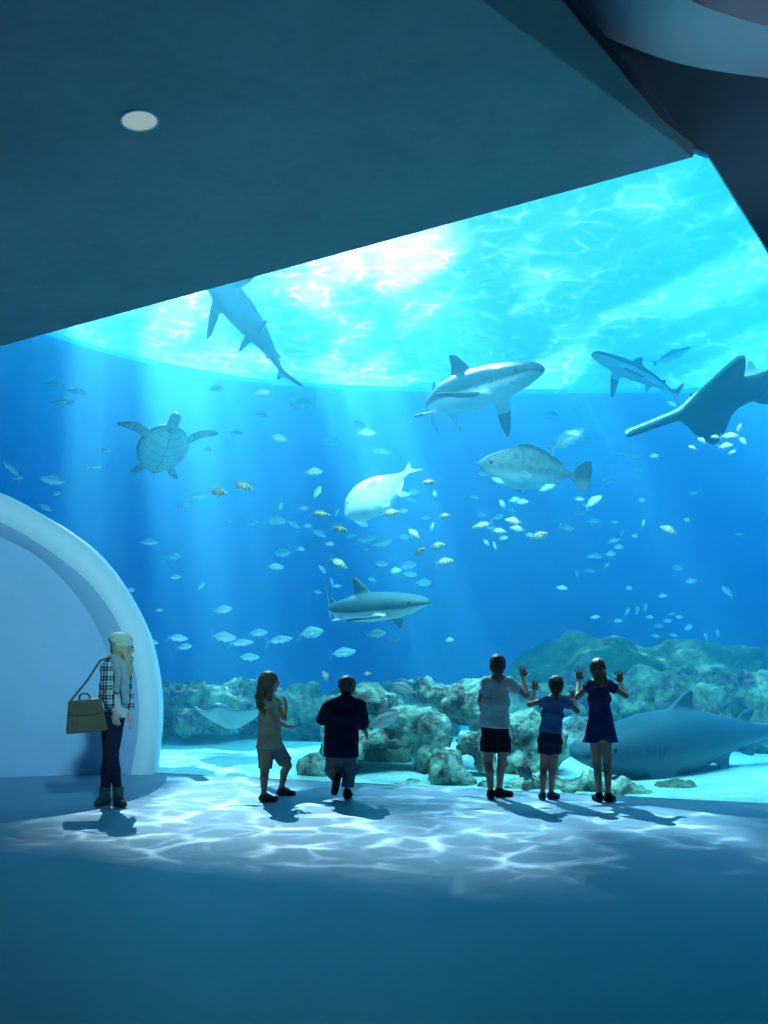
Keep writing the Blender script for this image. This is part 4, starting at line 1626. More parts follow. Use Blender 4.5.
def foot(v, ankle, toe, s=1.0):
    a = np.array(ankle, float)
    b = np.array(toe, float)
    heel = a + unit((a - b) * [1, 1, 0]) * .022 * s
    heel[2] = .030 * s + min(a[2] - .07 * s, 0.6) * (0 if a[2] < .12 * s else 1)
    v.cone(a, heel, .026 * s, .026 * s, 0.015)
    v.cone(heel, b, .027 * s, .022 * s, 0.015)
    v.cone(a, (a + b) / 2, .025 * s, .024 * s, 0.02)


def shoe(fig, ankle, toe, s=1.0, mat=None, name='shoe', top=.05, r=1.0):
    a = np.array(ankle, float)
    b = np.array(toe, float)
    dirh = unit((b - a) * [1, 1, 0])
    heel = a - dirh * .025 * s
    heel[2] = b[2] + .012 * s
    v = Vox(np.minimum(a, b) - .12 * s, np.maximum(a, b) + .12 * s, 0.005)
    v.cone(heel, b, .034 * s * r, .030 * s * r, 0.01)
    v.cone((a + heel) / 2 + dirh * .01, b * .5 + a * .5 - np.array([0, 0, .01 * s]), .033 * s * r, .032 * s * r, 0.02)
    v.tube(a - [0, 0, .03 * s], a + [0, 0, top * s * .4], .036 * s * r, .034 * s * r, 0.015)
    v.plane((0, 0, 0.002), (0, 0, -1))
    V, Q = v.mesh(1)
    return mesh_np(name, V, Q, mat or M_DARKSHOE, fig.root)


# ---- child in white shirt (left of the three)
F = Fig('person', 10.13, 497, 'child in a loose white T-shirt and black shorts, one hand raised to the glass', group=None)
p, g = F.p, F.g
hd = p(497.5, 665.0, .03)
nk = p(497, 677.5, 0)
shL, shR = p(485.5, 682.5, 0), p(508.5, 682.5, 0)
elL, wrL = p(480.5, 700, .02), p(483, 716, .12)
elR, wrR = p(526, 696, .10), p(523.2, 677.5, .25)
hpL, hpR = p(489, 736, 0), p(503, 736, 0)
knL, knR = p(488, 762, .02), p(502, 762, .03)
anL, anR = g(490.8, -.08, .075), g(499, .06, .075)
toL, toR = g(489.5, .05, .024), g(510.5, .10, .024)
v = F.vox(0.006)
add = v.cone
s_, f_, u_ = add_head(v, hd, (.15, 1, .05), 1.0)
v.cone(hd - [0, .01, .06], nk - [0, 0, .02], .042, .045, 0.02)
v.cone(shL + [.03, 0, 0], shR - [.03, 0, 0], .048, .048, 0.04)
v.cone(nk - [0, 0, .06], p(495.5, 712), .098, .085, 0.05, 'u', SQ)
v.cone(p(495.5, 712), p(496, 733), .085, .10, 0.05, 'u', SQ)
v.chain([shL, elL, wrL], [.040, .030, .021], 0.03)
v.chain([shR, elR, wrR], [.040, .030, .021], 0.03)
add_hand(v, wrR, (-.08, .06, 1), (0, 1, 0), .155, 0.06, .38, -1)
add_hand(v, wrL, (.3, .7, -.3), (1, 0, 0), .145, 0.5, .1, 1)
leg(v, hpL, knL, anL)
leg(v, hpR, knR, anR)
foot(v, anL, toL)
foot(v, anR, toR)
b = F.put('body', v, SKIN)
F.eyes(b, hd, s_, f_, u_, 1.0)
v = Vox(hd - .2, hd + .2, 0.006)
v.ell(hd + [0, -.012, .022], (.084, .096, .092), 0.01)
v.ell(hd + [0, -.030, -.02], (.074, .068, .078), 0.02)
v.ell(hd + [0.01, .085, -.055], (.062, .06, .075), 0.02, 's')
F.put('hair', v, HAIR_DARK, wob=.010, wf=22)
v = F.vox(0.0075, .22, [nk, shL, shR, hpL, hpR, elR])
v.tube(p(497, 679.5), p(495.5, 704), .10, .142, 0.05, ((0, 1, 0), .70))
v.tube(p(495.5, 700), p(493.5, 727.5), .138, .160, 0.05, ((0, 1, 0), .72))
v.cone(shL + [.025, 0, -.005], shR - [.025, 0, .005], .055, .055, 0.05)
v.tube(shL + [.02, 0, -.01], shL + (elL - shL) * .62, .058, .066, 0.03)
v.tube(shR - [.02, 0, .01], shR + (elR - shR) * .50, .058, .066, 0.03)
v.tube(nk + [0, 0, .008], nk + [0, 0, .09], .050, .055, 0.005, op='s')
v.ell(shL, (.060, .060, .058), 0.03)
v.ell(shR, (.060, .060, .058), 0.03)
F.put('shirt', v, cloth('white_tee', (0.46, 0.58, 0.56), (0.36, 0.48, 0.46)), wob=.014, wf=9, floor=False)
v = F.vox(0.0075, .25, [hpL, hpR, knL, knR])
v.tube(p(494.5, 724), p(496, 742), .135, .142, 0.04, ((0, 1, 0), .74))
v.tube(p(489, 738), p(488.3, 751.5), .078, .088, 0.04)
v.tube(p(503, 738), p(503, 751.5), .078, .088, 0.04)
F.put('shorts', v, cloth('black_shorts', (0.015, 0.018, 0.03)), wob=.010, wf=10, floor=False)
shoe(F, anL, toL, 1.05)
shoe(F, anR, toR, 1.05)

# ---- smallest child, middle of the three
F = Fig('person', 10.05, 553, 'smallest child in a blue T-shirt and dark skirt with both palms on the glass')
p, g = F.p, F.g
S = .90
hd = p(556, 685.0, .03)
nk = p(555, 696, 0)
shL, shR = p(545.5, 700, 0), p(565, 700, 0)
elL, wrL = p(530, 704.5, .04), p(534.5, 690.5, .20)
elR, wrR = p(577, 711, .03), p(573.8, 699, .18)
hpL, hpR = p(546, 740, 0), p(556.5, 740, 0)
knL, knR = p(543.5, 767, .02), p(552.5, 767, .02)
anL, anR = g(542.5, -.05, .065), g(551, 0, .065)
toL, toR = g(540.5, .07, .022), g(557.5, .06, .022)
v = F.vox(0.006)
s_, f_, u_ = add_head(v, hd, (-.1, 1, .1), S)
v.cone(hd - [0, .01, .05], nk - [0, 0, .02], .036, .038, 0.02)
v.cone(shL + [.03, 0, 0], shR - [.03, 0, 0], .040, .040, 0.04)
v.cone(nk - [0, 0, .06], p(552, 722), .082, .072, 0.05, 'u', SQ)
v.cone(p(552, 722), p(551, 738), .072, .085, 0.05, 'u', SQ)
v.chain([shL, elL, wrL], [.034, .026, .018], 0.03)
v.chain([shR, elR, wrR], [.034, .026, .018], 0.03)
add_hand(v, wrL, (.10, .05, 1), (0, 1, 0), .135, 0.05, .42, -1)
add_hand(v, wrR, (-.14, .05, 1), (0, 1, 0), .135, 0.05, .42, 1)
leg(v, hpL, knL, anL, S * .92)
leg(v, hpR, knR, anR, S * .92)
foot(v, anL, toL, S)
foot(v, anR, toR, S)
b = F.put('body', v, SKIN)
F.eyes(b, hd, s_, f_, u_, S)
v = Vox(hd - .26, hd + .2, 0.006)
v.ell(hd + [0, -.010, .020], (.078, .088, .082), 0.01)
v.ell(hd + [0, -.028, -.02], (.068, .062, .072), 0.02)
v.ell(hd + [-.01, .080, -.05], (.058, .055, .07), 0.02, 's')
v.chain([hd + [0, -.085, -.01], hd + [-.012, -.105, -.07], hd + [-.018, -.09, -.15]], [.020, .026, .012], 0.02)
F.put('hair', v, HAIR_DARK, wob=.008, wf=24)
v = F.vox(0.0075, .22, [nk, shL, shR, hpL, hpR])
v.tube(p(555, 698), p(552.5, 716), .085, .108, 0.05, ((0, 1, 0), .72))
v.tube(p(552.5, 714), p(550, 733), .105, .118, 0.05, ((0, 1, 0), .74))
v.cone(shL + [.02, 0, -.005], shR - [.02, 0, .005], .045, .045, 0.05)
v.tube(shL + [.02, 0, -.01], shL + (elL - shL) * .48, .048, .054, 0.03)
v.tube(shR - [.02, 0, .01], shR + (elR - shR) * .48, .048, .054, 0.03)
v.tube(nk - [0, 0, .005], nk + [0, 0, .09], .045, .052, 0.005, op='s')
v.ell(shL, (.050, .052, .050), 0.02)
v.ell(shR, (.050, .052, .050), 0.02)
F.put('shirt', v, cloth('blue_tee', (0.07, 0.18, 0.38), (0.05, 0.14, 0.30)), wob=.012, wf=10, floor=False)
v = F.vox(0.0075, .25, [hpL, hpR, knL, knR])
v.tube(p(550.5, 729), p(549.5, 742), .108, .120, 0.03, ((0, 1, 0), .78))
v.tube(p(545.5, 740), p(544.5, 753.5), .068, .074, 0.05)
v.tube(p(555.5, 740), p(554.5, 753.5), .068, .074, 0.05)
F.put('skirt', v, cloth('dark_skirt', (0.02, 0.03, 0.06)), wob=.008, wf=10, floor=False)
shoe(F, anL, toL, .9, cloth('blue_shoe', (0.03, 0.07, 0.14)), top=.02)
shoe(F, anR, toR, .9, bpy.data.materials['blue_shoe'], top=.02)

# ---- girl in the navy dress
F = Fig('person', 9.93, 601, 'girl with a ponytail in a navy dress, both hands raised to the glass')
p, g = F.p, F.g
S = .97
hd = p(597.5, 668.5, .03)
nk = p(598.8, 680.5, 0)
shL, shR = p(589.5, 684.5, 0), p(608.5, 684.5, 0)
elL, wrL = p(577.5, 697, .06), p(579, 680.5, .24)
elR, wrR = p(626, 696, .06), p(620.5, 682.5, .22)
hpL, hpR = p(595, 736, 0), p(606, 736, 0)
knL, knR = p(596.5, 764, .03), p(607.5, 764, .03)
anL, anR = g(599, -.04, .075), g(608, -.06, .075)
toL, toR = g(594.5, .07, .024), g(613, .04, .024)
v = F.vox(0.006)
s_, f_, u_ = add_head(v, hd, (-.1, 1, .05), S)
v.cone(hd - [0, .01, .05], nk - [0, 0, .02], .036, .038, 0.02)
v.cone(shL + [.03, 0, 0], shR - [.03, 0, 0], .040, .040, 0.04)
v.cone(nk - [0, 0, .06], p(599.5, 712), .085, .075, 0.05, 'u', SQ)
v.cone(p(599.5, 712), p(600.5, 733), .075, .090, 0.05, 'u', SQ)
v.chain([shL, elL, wrL], [.036, .027, .019], 0.03)
v.chain([shR, elR, wrR], [.036, .027, .019], 0.03)
add_hand(v, wrL, (.05, .05, 1), (0, 1, 0), .15, 0.05, .42, -1)
add_hand(v, wrR, (-.12, .05, 1), (0, 1, 0), .15, 0.05, .42, 1)
leg(v, hpL, knL, anL, S * .9)
leg(v, hpR, knR, anR, S * .9)
foot(v, anL, toL, S)
foot(v, anR, toR, S)
b = F.put('body', v, SKIN)
F.eyes(b, hd, s_, f_, u_, S)
v = Vox(hd - .30, hd + .22, 0.006)
v.ell(hd + [0, -.008, .022], (.080, .092, .086), 0.01)
v.ell(hd + [0, -.026, -.02], (.068, .062, .072), 0.02)
v.ell(hd + [-.01, .085, -.05], (.060, .058, .07), 0.02, 's')
v.chain([hd + [.012, -.085, .0], hd + [.035, -.115, -.05], hd + [.055, -.11, -.13], hd + [.062, -.09, -.20]], [.020, .028, .024, .010], 0.02)
F.put('hair', v, HAIR_BROWN, wob=.008, wf=24)
v = F.vox(0.0075, .28, [nk, shL, shR, hpL, hpR])
v.tube(p(599, 683), p(599.5, 700), .080, .105, 0.05, ((0, 1, 0), .74))
v.tube(p(599.5, 697), p(600, 714), .104, .104, 0.05, ((0, 1, 0), .76))
v.tube(p(600, 712), p(600.5, 742), .104, .178, 0.05, ((0, 1, 0), .78))
v.cone(shL + [.010, 0, .002], shR - [.010, 0, -.002], .046, .046, 0.04)
v.tube(shL + [.02, 0, -.005], shL + (elL - shL) * .42, .048, .054, 0.02)
v.tube(shR - [.02, 0, .005], shR + (elR - shR) * .42, .048, .054, 0.02)
hz = p(600.5, 742)
v.ell(hz + [0, 0, -.035], (.07, .25, .075), 0.03, 's')
v.tube(nk - [0, 0, .002], nk + [0, 0, .09], .042, .05, 0.005, op='s')
v.ell(shL, (.048, .050, .048), 0.02)
v.ell(shR, (.048, .050, .048), 0.02)
F.put('dress', v, cloth('navy_dress', (0.02, 0.05, 0.16), (0.015, 0.03, 0.10)), wob=.014, wf=9, floor=False)
shoe(F, anL, toL, 1.0)
shoe(F, anR, toR, 1.0)

# ---- girl in the beige tunic, in profile
F = Fig('person', 9.98, 270, 'girl with long brown hair in a beige tunic and grey shorts, stepping past the glass')
p, g = F.p, F.g
S = 1.0
hd = p(270, 681.5, .02)
nk = p(267.5, 694, 0)
shN, shF = p(266, 701.5, -.09), p(275, 700.5, .11)
elN, wrN = p(276.5, 722, -.14), p(286.5, 726, -.06)
elF, wrF = p(284, 718, .16), p(286, 706, .22)
hpN, hpF = p(266, 746, -.05), p(275, 746, .08)
knN, knF = p(264.8, 770, -.05), p(287.5, 765.5, .14)
anN = g(263.8, -.08, .075)
anF = g(281.5, .30, .085)
toN, toF = g(275.5, -.06, .022), g(293.5, .32, .022)
v = F.vox(0.006)
s_, f_, u_ = add_head(v, hd, (.86, .50, -.02), S)
v.cone(hd - [.012, .01, .05], nk - [0, 0, .02], .038, .040, 0.02)
v.cone(shN + [0, .03, 0], shF - [0, .03, 0], .042, .042, 0.04)
SQD = ((.87, .3, 0), 0.76)
v.cone(nk + [.01, 0, -.06], p(269.5, 722), .090, .080, 0.05, 'u', SQD)
v.cone(p(269.5, 722), p(270.5, 744), .080, .095, 0.05, 'u', SQD)
v.chain([shN, elN, wrN], [.036, .027, .020], 0.03)
v.chain([shF, elF, wrF], [.036, .027, .020], 0.03)
add_hand(v, wrN, (.95, .15, -.12), (.1, .3, 1), .14, 0.30, .12, 1)
add_hand(v, wrF, (-.1, -.2, 1), (-1, .2, 0), .14, 0.40, .12, 1)
leg(v, hpN, knN, anN, S * .95)
leg(v, hpF, knF, anF, S * .95)
foot(v, anN, toN, S)
foot(v, anF, toF, S)
b = F.put('body', v, SKIN)
F.eyes(b, hd, s_, f_, u_, S)
v = Vox(hd - [.28, .26, .48], hd + .22, 0.006)
v.ell(hd + [-.018, -.012, .022], (.095, .092, .088), 0.01)
v.ell(hd + [-.040, -.025, -.03], (.075, .080, .085), 0.03)
v.ell(hd + [.085, .040, -.04], (.062, .085, .08), 0.02, 's')
v.chain([hd + [-.055, -.04, -.04], hd + [-.075, -.06, -.14], hd + [-.055, -.10, -.24], hd + [-.040, -.11, -.33]], [.070, .066, .060, .030], 0.03)
v.chain([hd + [-.01, -.085, -.02], hd + [.005, -.115, -.12], hd + [.005, -.125, -.22]], [.035, .036, .020], 0.03)
F.put('hair', v, HAIR_BROWN, wob=.018, wf=15, floor=False)
v = F.vox(0.0075, .25, [nk, shN, shF, hpN, hpF])
v.tube(p(268.5, 696), p(269, 716), .095, .122, 0.05, SQD)
v.tube(p(269, 713), p(269.5, 748), .120, .150, 0.05, ((.87, .3, 0), .86))
v.cone(shN + [0, .02, -.005], shF - [0, .02, .005], .048, .048, 0.05)
v.tube(shN + [0, .02, -.01], shN + (elN - shN) * .35, .050, .056, 0.02)
v.tube(shF - [0, .02, .01], shF + (elF - shF) * .35, .050, .056, 0.02)
v.tube(nk - [0, 0, .012], nk + [0, 0, .09], .046, .055, 0.005, op='s')
F.put('tunic', v, cloth('beige_tunic', (0.36, 0.34, 0.22), (0.30, 0.28, 0.18)), wob=.014, wf=9, floor=False)
v = F.vox(0.0075, .25, [hpN, hpF, knN, knF])
v.tube(p(270, 738), p(270, 750), .118, .120, 0.03)
v.tube(p(266.5, 746), p(265.3, 768.5), .082, .070, 0.05)
v.tube(hpF, hpF + (knF - hpF) * .86, .085, .074, 0.05)
F.put('shorts', v, cloth('grey_shorts', (0.16, 0.19, 0.22)), wob=.008, wf=10, floor=False)
M_FLAT = cloth('flat_shoe', (0.07, 0.08, 0.08))
shoe(F, anN, toN, .92, M_FLAT, top=.0)
shoe(F, anF, toF, .92, M_FLAT, top=.0)

# ---- boy in the dark coat
F = Fig('person', 10.05, 343, 'stocky boy in a dark navy hooded coat and grey trousers, one heel lifted in mid-step')
p, g = F.p, F.g
hd = p(347, 686.0, .05)
nk = p(345.5, 698, .02)
shL, shR = p(330, 706, 0), p(359, 706, 0)
elL, wrL = p(322.5, 719, .06), p(327, 714, .24)
elR, wrR = p(363, 721, .02), p(365, 731, .14)
hpL, hpR = p(334.5, 755, 0), p(349, 755, 0)
knL, knR = p(333, 771, .08), p(349, 772, .03)
anL = p(337, 779.5, -.12)
anR = g(347.3, 0, .08)
toL = p(334.5, 793.5, -.02)
toR = g(349.5, .12, .028)
v = F.vox(0.006)
S = 1.0
s_, f_, u_ = add_head(v, hd, (.12, 1, -.05), S)
v.cone(hd - [0, .01, .05], nk - [0, 0, .02], .045, .05, 0.02)
v.cone(nk - [0, 0, .10], p(342, 725), .13, .13, 0.05, 'u', SQ)
v.cone(p(342, 725), p(341.5, 752), .13, .13, 0.05, 'u', SQ)
v.cone(shL + [.02, 0, 0], shR - [.02, 0, 0], .05, .05, 0.05)
v.chain([shL, elL, wrL], [.045, .035, .024], 0.03)
v.chain([shR, elR, wrR], [.045, .035, .024], 0.03)
add_hand(v, wrR, (.35, .5, -.8), (-.8, .3, 0), .14, 0.35, .12, 1)
add_hand(v, wrL, (.2, .9, .1), (1, 0, 0), .14, 0.35, .12, 1)
leg(v, hpL, knL, anL, .88)
leg(v, hpR, knR, anR, .88)
b = F.put('body', v, SKIN)
F.eyes(b, hd, s_, f_, u_, S)
v = Vox(hd - .2, hd + .2, 0.006)
v.ell(hd + [0, -.012, .022], (.088, .098, .088), 0.01)
v.ell(hd + [0, -.030, -.02], (.078, .070, .074), 0.02)
v.ell(hd + [0.01, .088, -.055], (.062, .06, .075), 0.02, 's')
F.put('hair', v, HAIR_BROWN, wob=.012, wf=24)
v = F.vox(0.008, .30, [nk, shL, shR, hpL, hpR, elL, elR])
v.tube(p(344.5, 700), p(342.5, 716), .115, .175, 0.06, ((0, 1, 0), .78))
v.tube(p(342.5, 713), p(341.5, 756.5), .172, .182, 0.05, ((0, 1, 0), .78))
v.cone(shL + [.03, 0, -.005], shR - [.03, 0, .005], .072, .072, 0.06)
v.chain([shL, elL], [.075, .062], 0.04)
v.tube(elL, elL + (wrL - elL) * .85, .060, .055, 0.03)
v.chain([shR, elR], [.075, .060], 0.04)
v.tube(elR, elR + (wrR - elR) * .55, .058, .052, 0.03)
v.ell(nk + [0, -.085, -.025], (.105, .055, .065), 0.03)
F.put('coat', v, cloth('navy_coat', (0.012, 0.018, 0.045), (0.01, 0.014, 0.035)), wob=.012, wf=8, floor=False)
v = F.vox(0.0075, .25, [hpL, hpR, knL, knR, anR])
v.tube(p(341.5, 748), p(341.5, 760), .14, .13, 0.03, ((0, 1, 0), .8))
v.tube(hpL, knL + [0, 0, -.01], .085, .078, 0.04)
v.tube(knL, knL + (anL - knL) * .70, .074, .058, 0.04)
v.tube(hpR, knR, .085, .075, 0.04)
v.tube(knR + [0, 0, .01], knR + (anR - knR) * .80, .074, .058, 0.03)
F.put('trousers', v, cloth('grey_trousers', (0.13, 0.17, 0.20)), wob=.008, wf=10)
shoe(F, anR, toR, 1.15)
# the lifted shoe, sole to the viewer
v = Vox(np.minimum(anL, toL) - .14, np.maximum(anL, toL) + .14, 0.005)
ax = unit(toL - anL)
nn = unit(np.cross(ax, (1, 0, 0)))
v.cone(anL + ax * .0 + [0, -.01, 0], toL - [0, 0, -.015], .040, .038, 0.01, 'u', (nn, .75))
v.tube(anL + [0, .02, -.01], anL + [0, .06, .05], .042, .036, 0.02)
F.put('shoe', v, M_DARKSHOE)

# ---- woman with the beanie and bag
F = Fig('person', 9.72, 112, 'woman in a pale beanie, grey scarf, plaid jacket, dark jeans and ankle boots')
p, g = F.p, F.g
S = 1.12
hd = p(123, 646.5, .02)
nk = p(120, 659.5, 0)
shL, shR = p(107.5, 667, -.08), p(124, 667.5, .10)
elL, wrL = p(105.5, 692, -.12), p(115, 712, -.12)
elR, wrR = p(127.5, 692.5, .06), p(130, 714.5, .02)
hpL, hpR = p(109, 718, -.04), p(116.5, 718, .06)
knL, knR = p(109, 755, -.04), p(112.8, 755, .03)
anL, anR = g(105, -.02, .095), g(118.2, -.05, .095)
toL, toR = g(97.5, -.14, .030), g(123.5, -.20, .030)
v = F.vox(0.0065)
s_, f_, u_ = add_head(v, hd, (.80, .58, -.10), S)
v.cone(hd - [.01, .01, .06], nk - [0, 0, .03], .046, .050, 0.02)
v.cone(shL + [.02, .03, 0], shR - [.02, .03, 0], .050, .050, 0.04)
SQW = ((.5, .8, 0), 0.8)
v.cone(nk - [.01, 0, .10], p(115, 694), .108, .090, 0.05, 'u', SQW)
v.cone(p(115, 694), p(113, 716), .090, .112, 0.05, 'u', SQW)
v.chain([shL, elL, wrL], [.045, .034, .023], 0.03)
v.chain([shR, elR, wrR], [.045, .034, .023], 0.03)
add_hand(v, wrR, (.22, -.05, -1), (-1, .2, 0), .165, 0.22, .10, -1)
add_hand(v, wrL, (.08, .0, -1), (.2, 1, 0), .165, 0.30, .10, 1)
leg(v, hpL, knL, anL, 1.05)
leg(v, hpR, knR, anR, 1.05)
b = F.put('body', v, SKIN_F)
F.eyes(b, hd, s_, f_, u_, S)
v = Vox(hd - .26, hd + [.26, .26, .26], 0.006)
v.ell(hd + [-.012, -.012, .052], (.108, .106, .080), 0.01)
v.ell(hd + [-.040, -.015, .075], (.095, .092, .062), 0.04)
v.ell(hd + [-.002, -.008, .012], (.106, .104, .034), 0.015)
F.put('beanie', v, cloth('beanie_knit', (0.55, 0.58, 0.48), (0.40, 0.44, 0.38), 40), wob=.008, wf=16, floor=False)
v = Vox(hd - [.25, .26, .50], hd + [.26, .26, .16], 0.006)
v.ell(hd + [-.020, -.02, -.015], (.098, .096, .075), 0.02)
v.chain([hd + [.035, -.075, -.03], hd + [.060, -.090, -.12], hd + [.075, -.085, -.22], hd + [.070, -.08, -.30]], [.045, .046, .040, .018], 0.03)
v.chain([hd + [-.04, -.07, -.04], hd + [-.03, -.10, -.13]], [.05, .03], 0.03)
v.ell(hd + [.095, .055, -.05], (.075, .085, .085), 0.02, 's')
F.put('hair', v, HAIR_BLOND, wob=.016, wf=16, floor=False)
v = F.vox(0.007, .22, [nk, shL, shR, hpL])
NK = nk + [.0, 0, .0]
for i in range(14):
    a, bq = 2 * PI * i / 14, 2 * PI * (i + 1) / 14
    A1 = NK + np.array([.085 * math.cos(a), .080 * math.sin(a), .018 * math.sin(a * 2) - .01])
    B1 = NK + np.array([.085 * math.cos(bq), .080 * math.sin(bq), .018 * math.sin(bq * 2) - .01])
    v.cone(A1, B1, .042, .042, 0.02)
v.chain([NK + [.05, -.09, -.04], p(124.5, 680, -.13), p(125, 701, -.13)], [.050, .044, .040], 0.02)
v.chain([NK + [-.02, -.09, -.03], p(118, 676, -.13), p(117.5, 690, -.13)], [.045, .036, .030], 0.02)
F.put('scarf', v, cloth('grey_scarf', (0.36, 0.42, 0.44), (0.26, 0.32, 0.34), 18), wob=.014, wf=12, floor=False)
v = F.vox(0.0075, .25, [nk, shL, shR, hpL, hpR])
v.tube(p(117, 664), p(116, 694), .105, .118, 0.05, ((.5, .8, 0), .84))
v.tube(p(116, 690), p(115.5, 717), .116, .130, 0.05, ((.5, .8, 0), .84))
F.put('shirt', v, cloth('white_shirt', (0.62, 0.68, 0.66)), wob=.014, wf=10, floor=False)
# plaid jacket
t = NT('plaid')
co = t.coord()
sp_ = t.n('ShaderNodeSeparateXYZ')
t.l(co, sp_.inputs[0])


def band_(ax, f, th):
    return t.math('GREATER_THAN', t.math('SINE', t.math('MULTIPLY', sp_.outputs[ax], f)), th)


bx_ = t.math('ADD', t.math('ADD', band_(0, 70, .2), band_(2, 70, .2)), t.math('ADD', band_(0, 210, .8), band_(2, 210, .8)))
t.pbr(t.ramp(t.math('MULTIPLY', bx_, 0.3), [(0.0, (0.03, 0.05, 0.09)), (0.35, (0.10, 0.16, 0.22)), (0.8, (0.55, 0.62, 0.62))]), 0.9, 0.1)
M_PLAID = t.m
v = F.vox(0.0075, .25, [nk, shL, shR, hpL, hpR, wrL, wrR])
v.tube(p(113.5, 664, -.02), p(109.5, 702, -.03), .105, .120, 0.05, ((.5, .8, 0), .9))
v.cone(shL + [.02, .03, -.005], shR - [.02, .03, .005], .060, .060, 0.05)
v.chain([shL, elL], [.066, .056], 0.03)
v.tube(elL, elL + (wrL - elL) * .8, .056, .048, 0.03)
v.chain([shR, elR], [.062, .052], 0.03)
v.tube(elR, elR + (wrR - elR) * .8, .050, .044, 0.03)
v.ell(p(120.5, 693, -.12), (.065, .12, .30), 0.02, 's')
F.put('jacket', v, M_PLAID, wob=.012, wf=10, floor=False)
v = F.vox(0.0075, .25, [hpL, hpR, knL, knR, anL, anR])
v.tube(p(112.5, 712), p(112.8, 724), .118, .112, 0.03, ((.5, .8, 0), .86))
for h_, k_, a_ in ((hpL, knL, anL), (hpR, knR, anR)):
    m_ = (k_ + a_) / 2 + [0, -.01, .05]
    v.chain([h_, k_, m_, a_], [.082, .056, .054, .040], 0.03)
F.put('jeans', v, cloth('dark_jeans', (0.015, 0.022, 0.05)), wob=.005, wf=14)
M_BOOT = cloth('leather_boot', (0.08, 0.12, 0.13), (0.05, 0.08, 0.09))
for a_, t_ in ((anL, toL), (anR, toR)):
    v = Vox(np.minimum(a_, t_) - .14, np.maximum(a_, t_) + .18, 0.0055)
    dh = unit((t_ - a_) * [1, 1, 0])
    he = a_ - dh * .03
    he[2] = .042
    v.cone(he, t_ + [0, 0, .005], .042, .034, 0.02)
    v.tube(np.array([he[0], he[1], 0.0]), np.array([he[0], he[1], .05]), .036, .040, 0.01)
    v.cone(a_ - [0, 0, .02], (a_ + t_) / 2, .045, .038, 0.03)
    v.tube(a_ - [0, 0, .05], a_ + [0, 0, .085], .046, .056, 0.02)
    v.plane((0, 0, 0.003), (0, 0, -1))
    V_, Q_ = v.mesh(1)
    mesh_np('boot', V_, Q_, M_BOOT, F.root)

# ---- her bag
BY = 9.44
bc = at(87.0, 714, BY)
bag = empty('shoulder_bag', (bc[0], bc[1], bc[2] - .16), (0, math.radians(-4), math.radians(12)))
bag.scale = (.88, .88, .88)
tag(bag, "woven tan satchel with a flap, hanging at the woman's hip", 'bag')
M_BAG = plain('bag_weave', (0.22, 0.18, 0.10), (0.08, 0.07, 0.05), 60, 0.9, 0.8, 90)
M_BAGD = plain('bag_leather', (0.15, 0.12, 0.07), (0.08, 0.06, 0.04), 20, 0.6, 0.3, 60)
v = Vox((-.26, -.12, -.04), (.26, .12, .42), 0.006)


def bagbody(X, Y, Z):
    z = Z / .31
    wx = .196 - .042 * z
    wy = .070 - .030 * z
    qx, qy, qz = np.abs(X) - wx, np.abs(Y) - wy, np.abs(Z - .155) - .150
    return np.sqrt(np.maximum(qx, 0) ** 2 + np.maximum(qy, 0) ** 2 + np.maximum(qz, 0) ** 2) + np.minimum(np.maximum(qx, np.maximum(qy, qz)), 0) - .016


v.add(bagbody, (-.26, -.12, -.04), (.26, .12, .42))
V_, Q_ = v.mesh(2)
V_[:, 1] += .006 * np.sin(V_[:, 0] * 22)
mesh_np('bag_body', V_, Q_, M_BAG, bag)
v = Vox((-.26, -.14, .08), (.26, .10, .42), 0.006)


def flap(X, Y, Z):
    z = Z / .31
    wy = .070 - .030 * z + .026
    low = .165 + .30 * X * X * 3
    dd = np.maximum(np.abs(X) - (.196 - .042 * z + .006), np.maximum(low - Z, Z - .338))
    shell = np.maximum(np.abs(Y) - wy, -(np.abs(Y) - wy + .014))
    top_ = np.maximum(np.abs(Y) - wy, np.abs(Z - .330) - .008)
    return np.maximum(dd, np.minimum(np.where(Y < 0.02, shell, 1.0), top_))


v.add(flap, (-.26, -.14, .08), (.26, .10, .42))
V_, Q_ = v.mesh(1)
fl_ = mesh_np('bag_flap', V_, Q_, M_BAGD, bag)
v = Vox((-.12, -.04, .28), (.12, .04, .46), 0.005)
hp_ = [(-.055, 0, .325), (-.052, 0, .375), (-.030, 0, .400), (.0, 0, .405), (.030, 0, .400), (.052, 0, .375), (.055, 0, .325)]
v.chain(hp_, [.011] * 7, 0.005)
V_, Q_ = v.mesh(1)
mesh_np('bag_handle', V_, Q_, M_BAGD, bag)
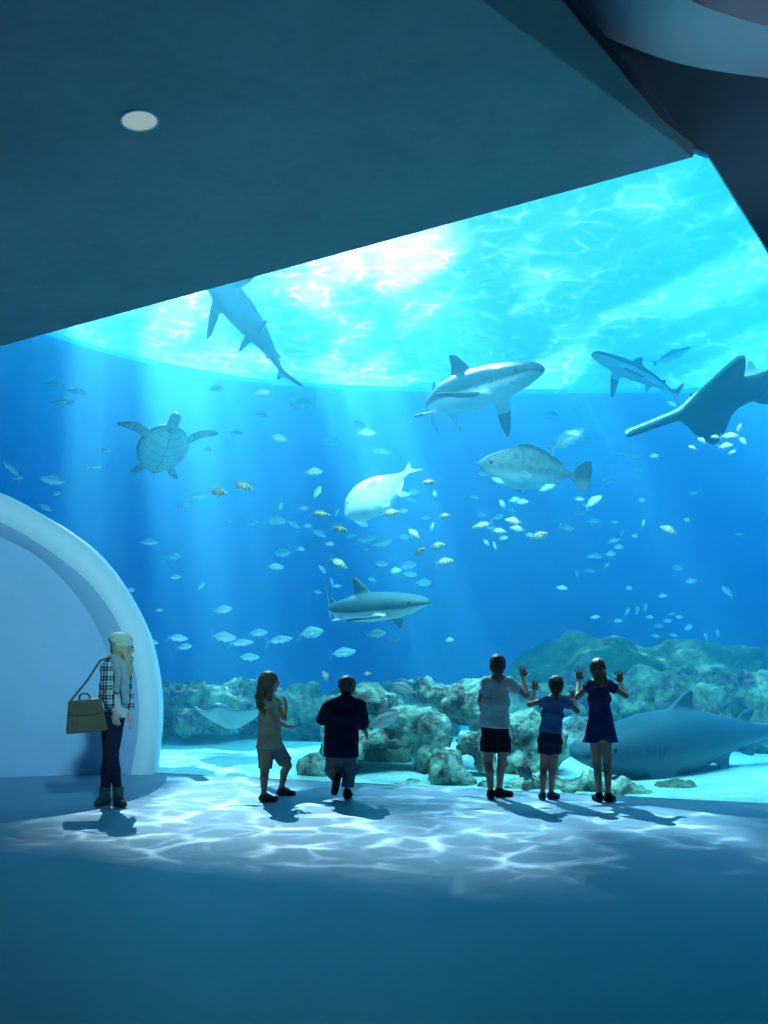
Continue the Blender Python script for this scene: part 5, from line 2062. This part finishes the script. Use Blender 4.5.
# strap from the bag's corner up over the shoulder
Bm = Matrix.Translation(bag.location) @ bag.rotation_euler.to_matrix().to_4x4() @ Matrix.Scale(.88, 4)
inv = Bm.inverted()
w0 = Bm @ Vector((-.165, 0, .315))
w3 = Bm @ Vector((.150, 0, .315))
shw = Vector(at(106.5, 658.2, 9.57))
pts = [w0, w0.lerp(shw, .5) + Vector((0, -.02, 0)), shw + Vector((-.05, -.03, -.02)), shw, shw + Vector((.03, .05, .01)), w3.lerp(shw, .5) + Vector((.05, .10, 0)), w3]
loc_ = [np.array(inv @ q) for q in pts]
J = np.array(loc_)
v = Vox(J.min(0) - .05, J.max(0) + .05, 0.006)
v.chain(loc_, [.012] * len(loc_), 0.01)
V_, Q_ = v.mesh(1)
mesh_np('bag_strap', V_, Q_, M_BAGD, bag)
# ------------------------------------------------------------------ unseen spots added to brighten the left wall and the ceiling cove
def spot(loc, target, energy, col, size, blend=1.0, rad=0.25):
    d = bpy.data.lights.new('fill_spot', 'SPOT')
    d.energy = energy
    d.color = col
    d.spot_size = math.radians(size)
    d.spot_blend = blend
    d.shadow_soft_size = rad
    o = bpy.data.objects.new('fill_spot', d)
    o.location = loc
    o.rotation_euler = (Vector(loc) - Vector(target)).to_track_quat('Z', 'Y').to_euler()
    link(o)


spot((0.3, 2.5, 5.3), (-3.9, 11.8, 2.0), 2600, (0.28, 0.78, 1.0), 40)
spot((5.6, 6.6, 4.6), (3.6, 9.1, 6.85), 110, (0.42, 0.70, 1.0), 46, 0.6)


# unseen area light added inside the tank over the window to brighten the reef
ad_ = bpy.data.lights.new('reef_fill', 'AREA')
ad_.shape = 'RECTANGLE'
ad_.size = 7.0
ad_.size_y = 0.5
ad_.energy = REEF_FILL
ad_.spread = math.radians(80)
ad_.color = (0.55, 1.0, 0.95)
ao = bpy.data.objects.new('reef_fill', ad_)
ao.location = (1.6, glass_y(1.6) + 0.5, 7.6)
ao.rotation_euler = (Vector((0, 0, 0)) - Vector((0.15, 0.40, -1.0))).to_track_quat('Z', 'Y').to_euler()
link(ao)
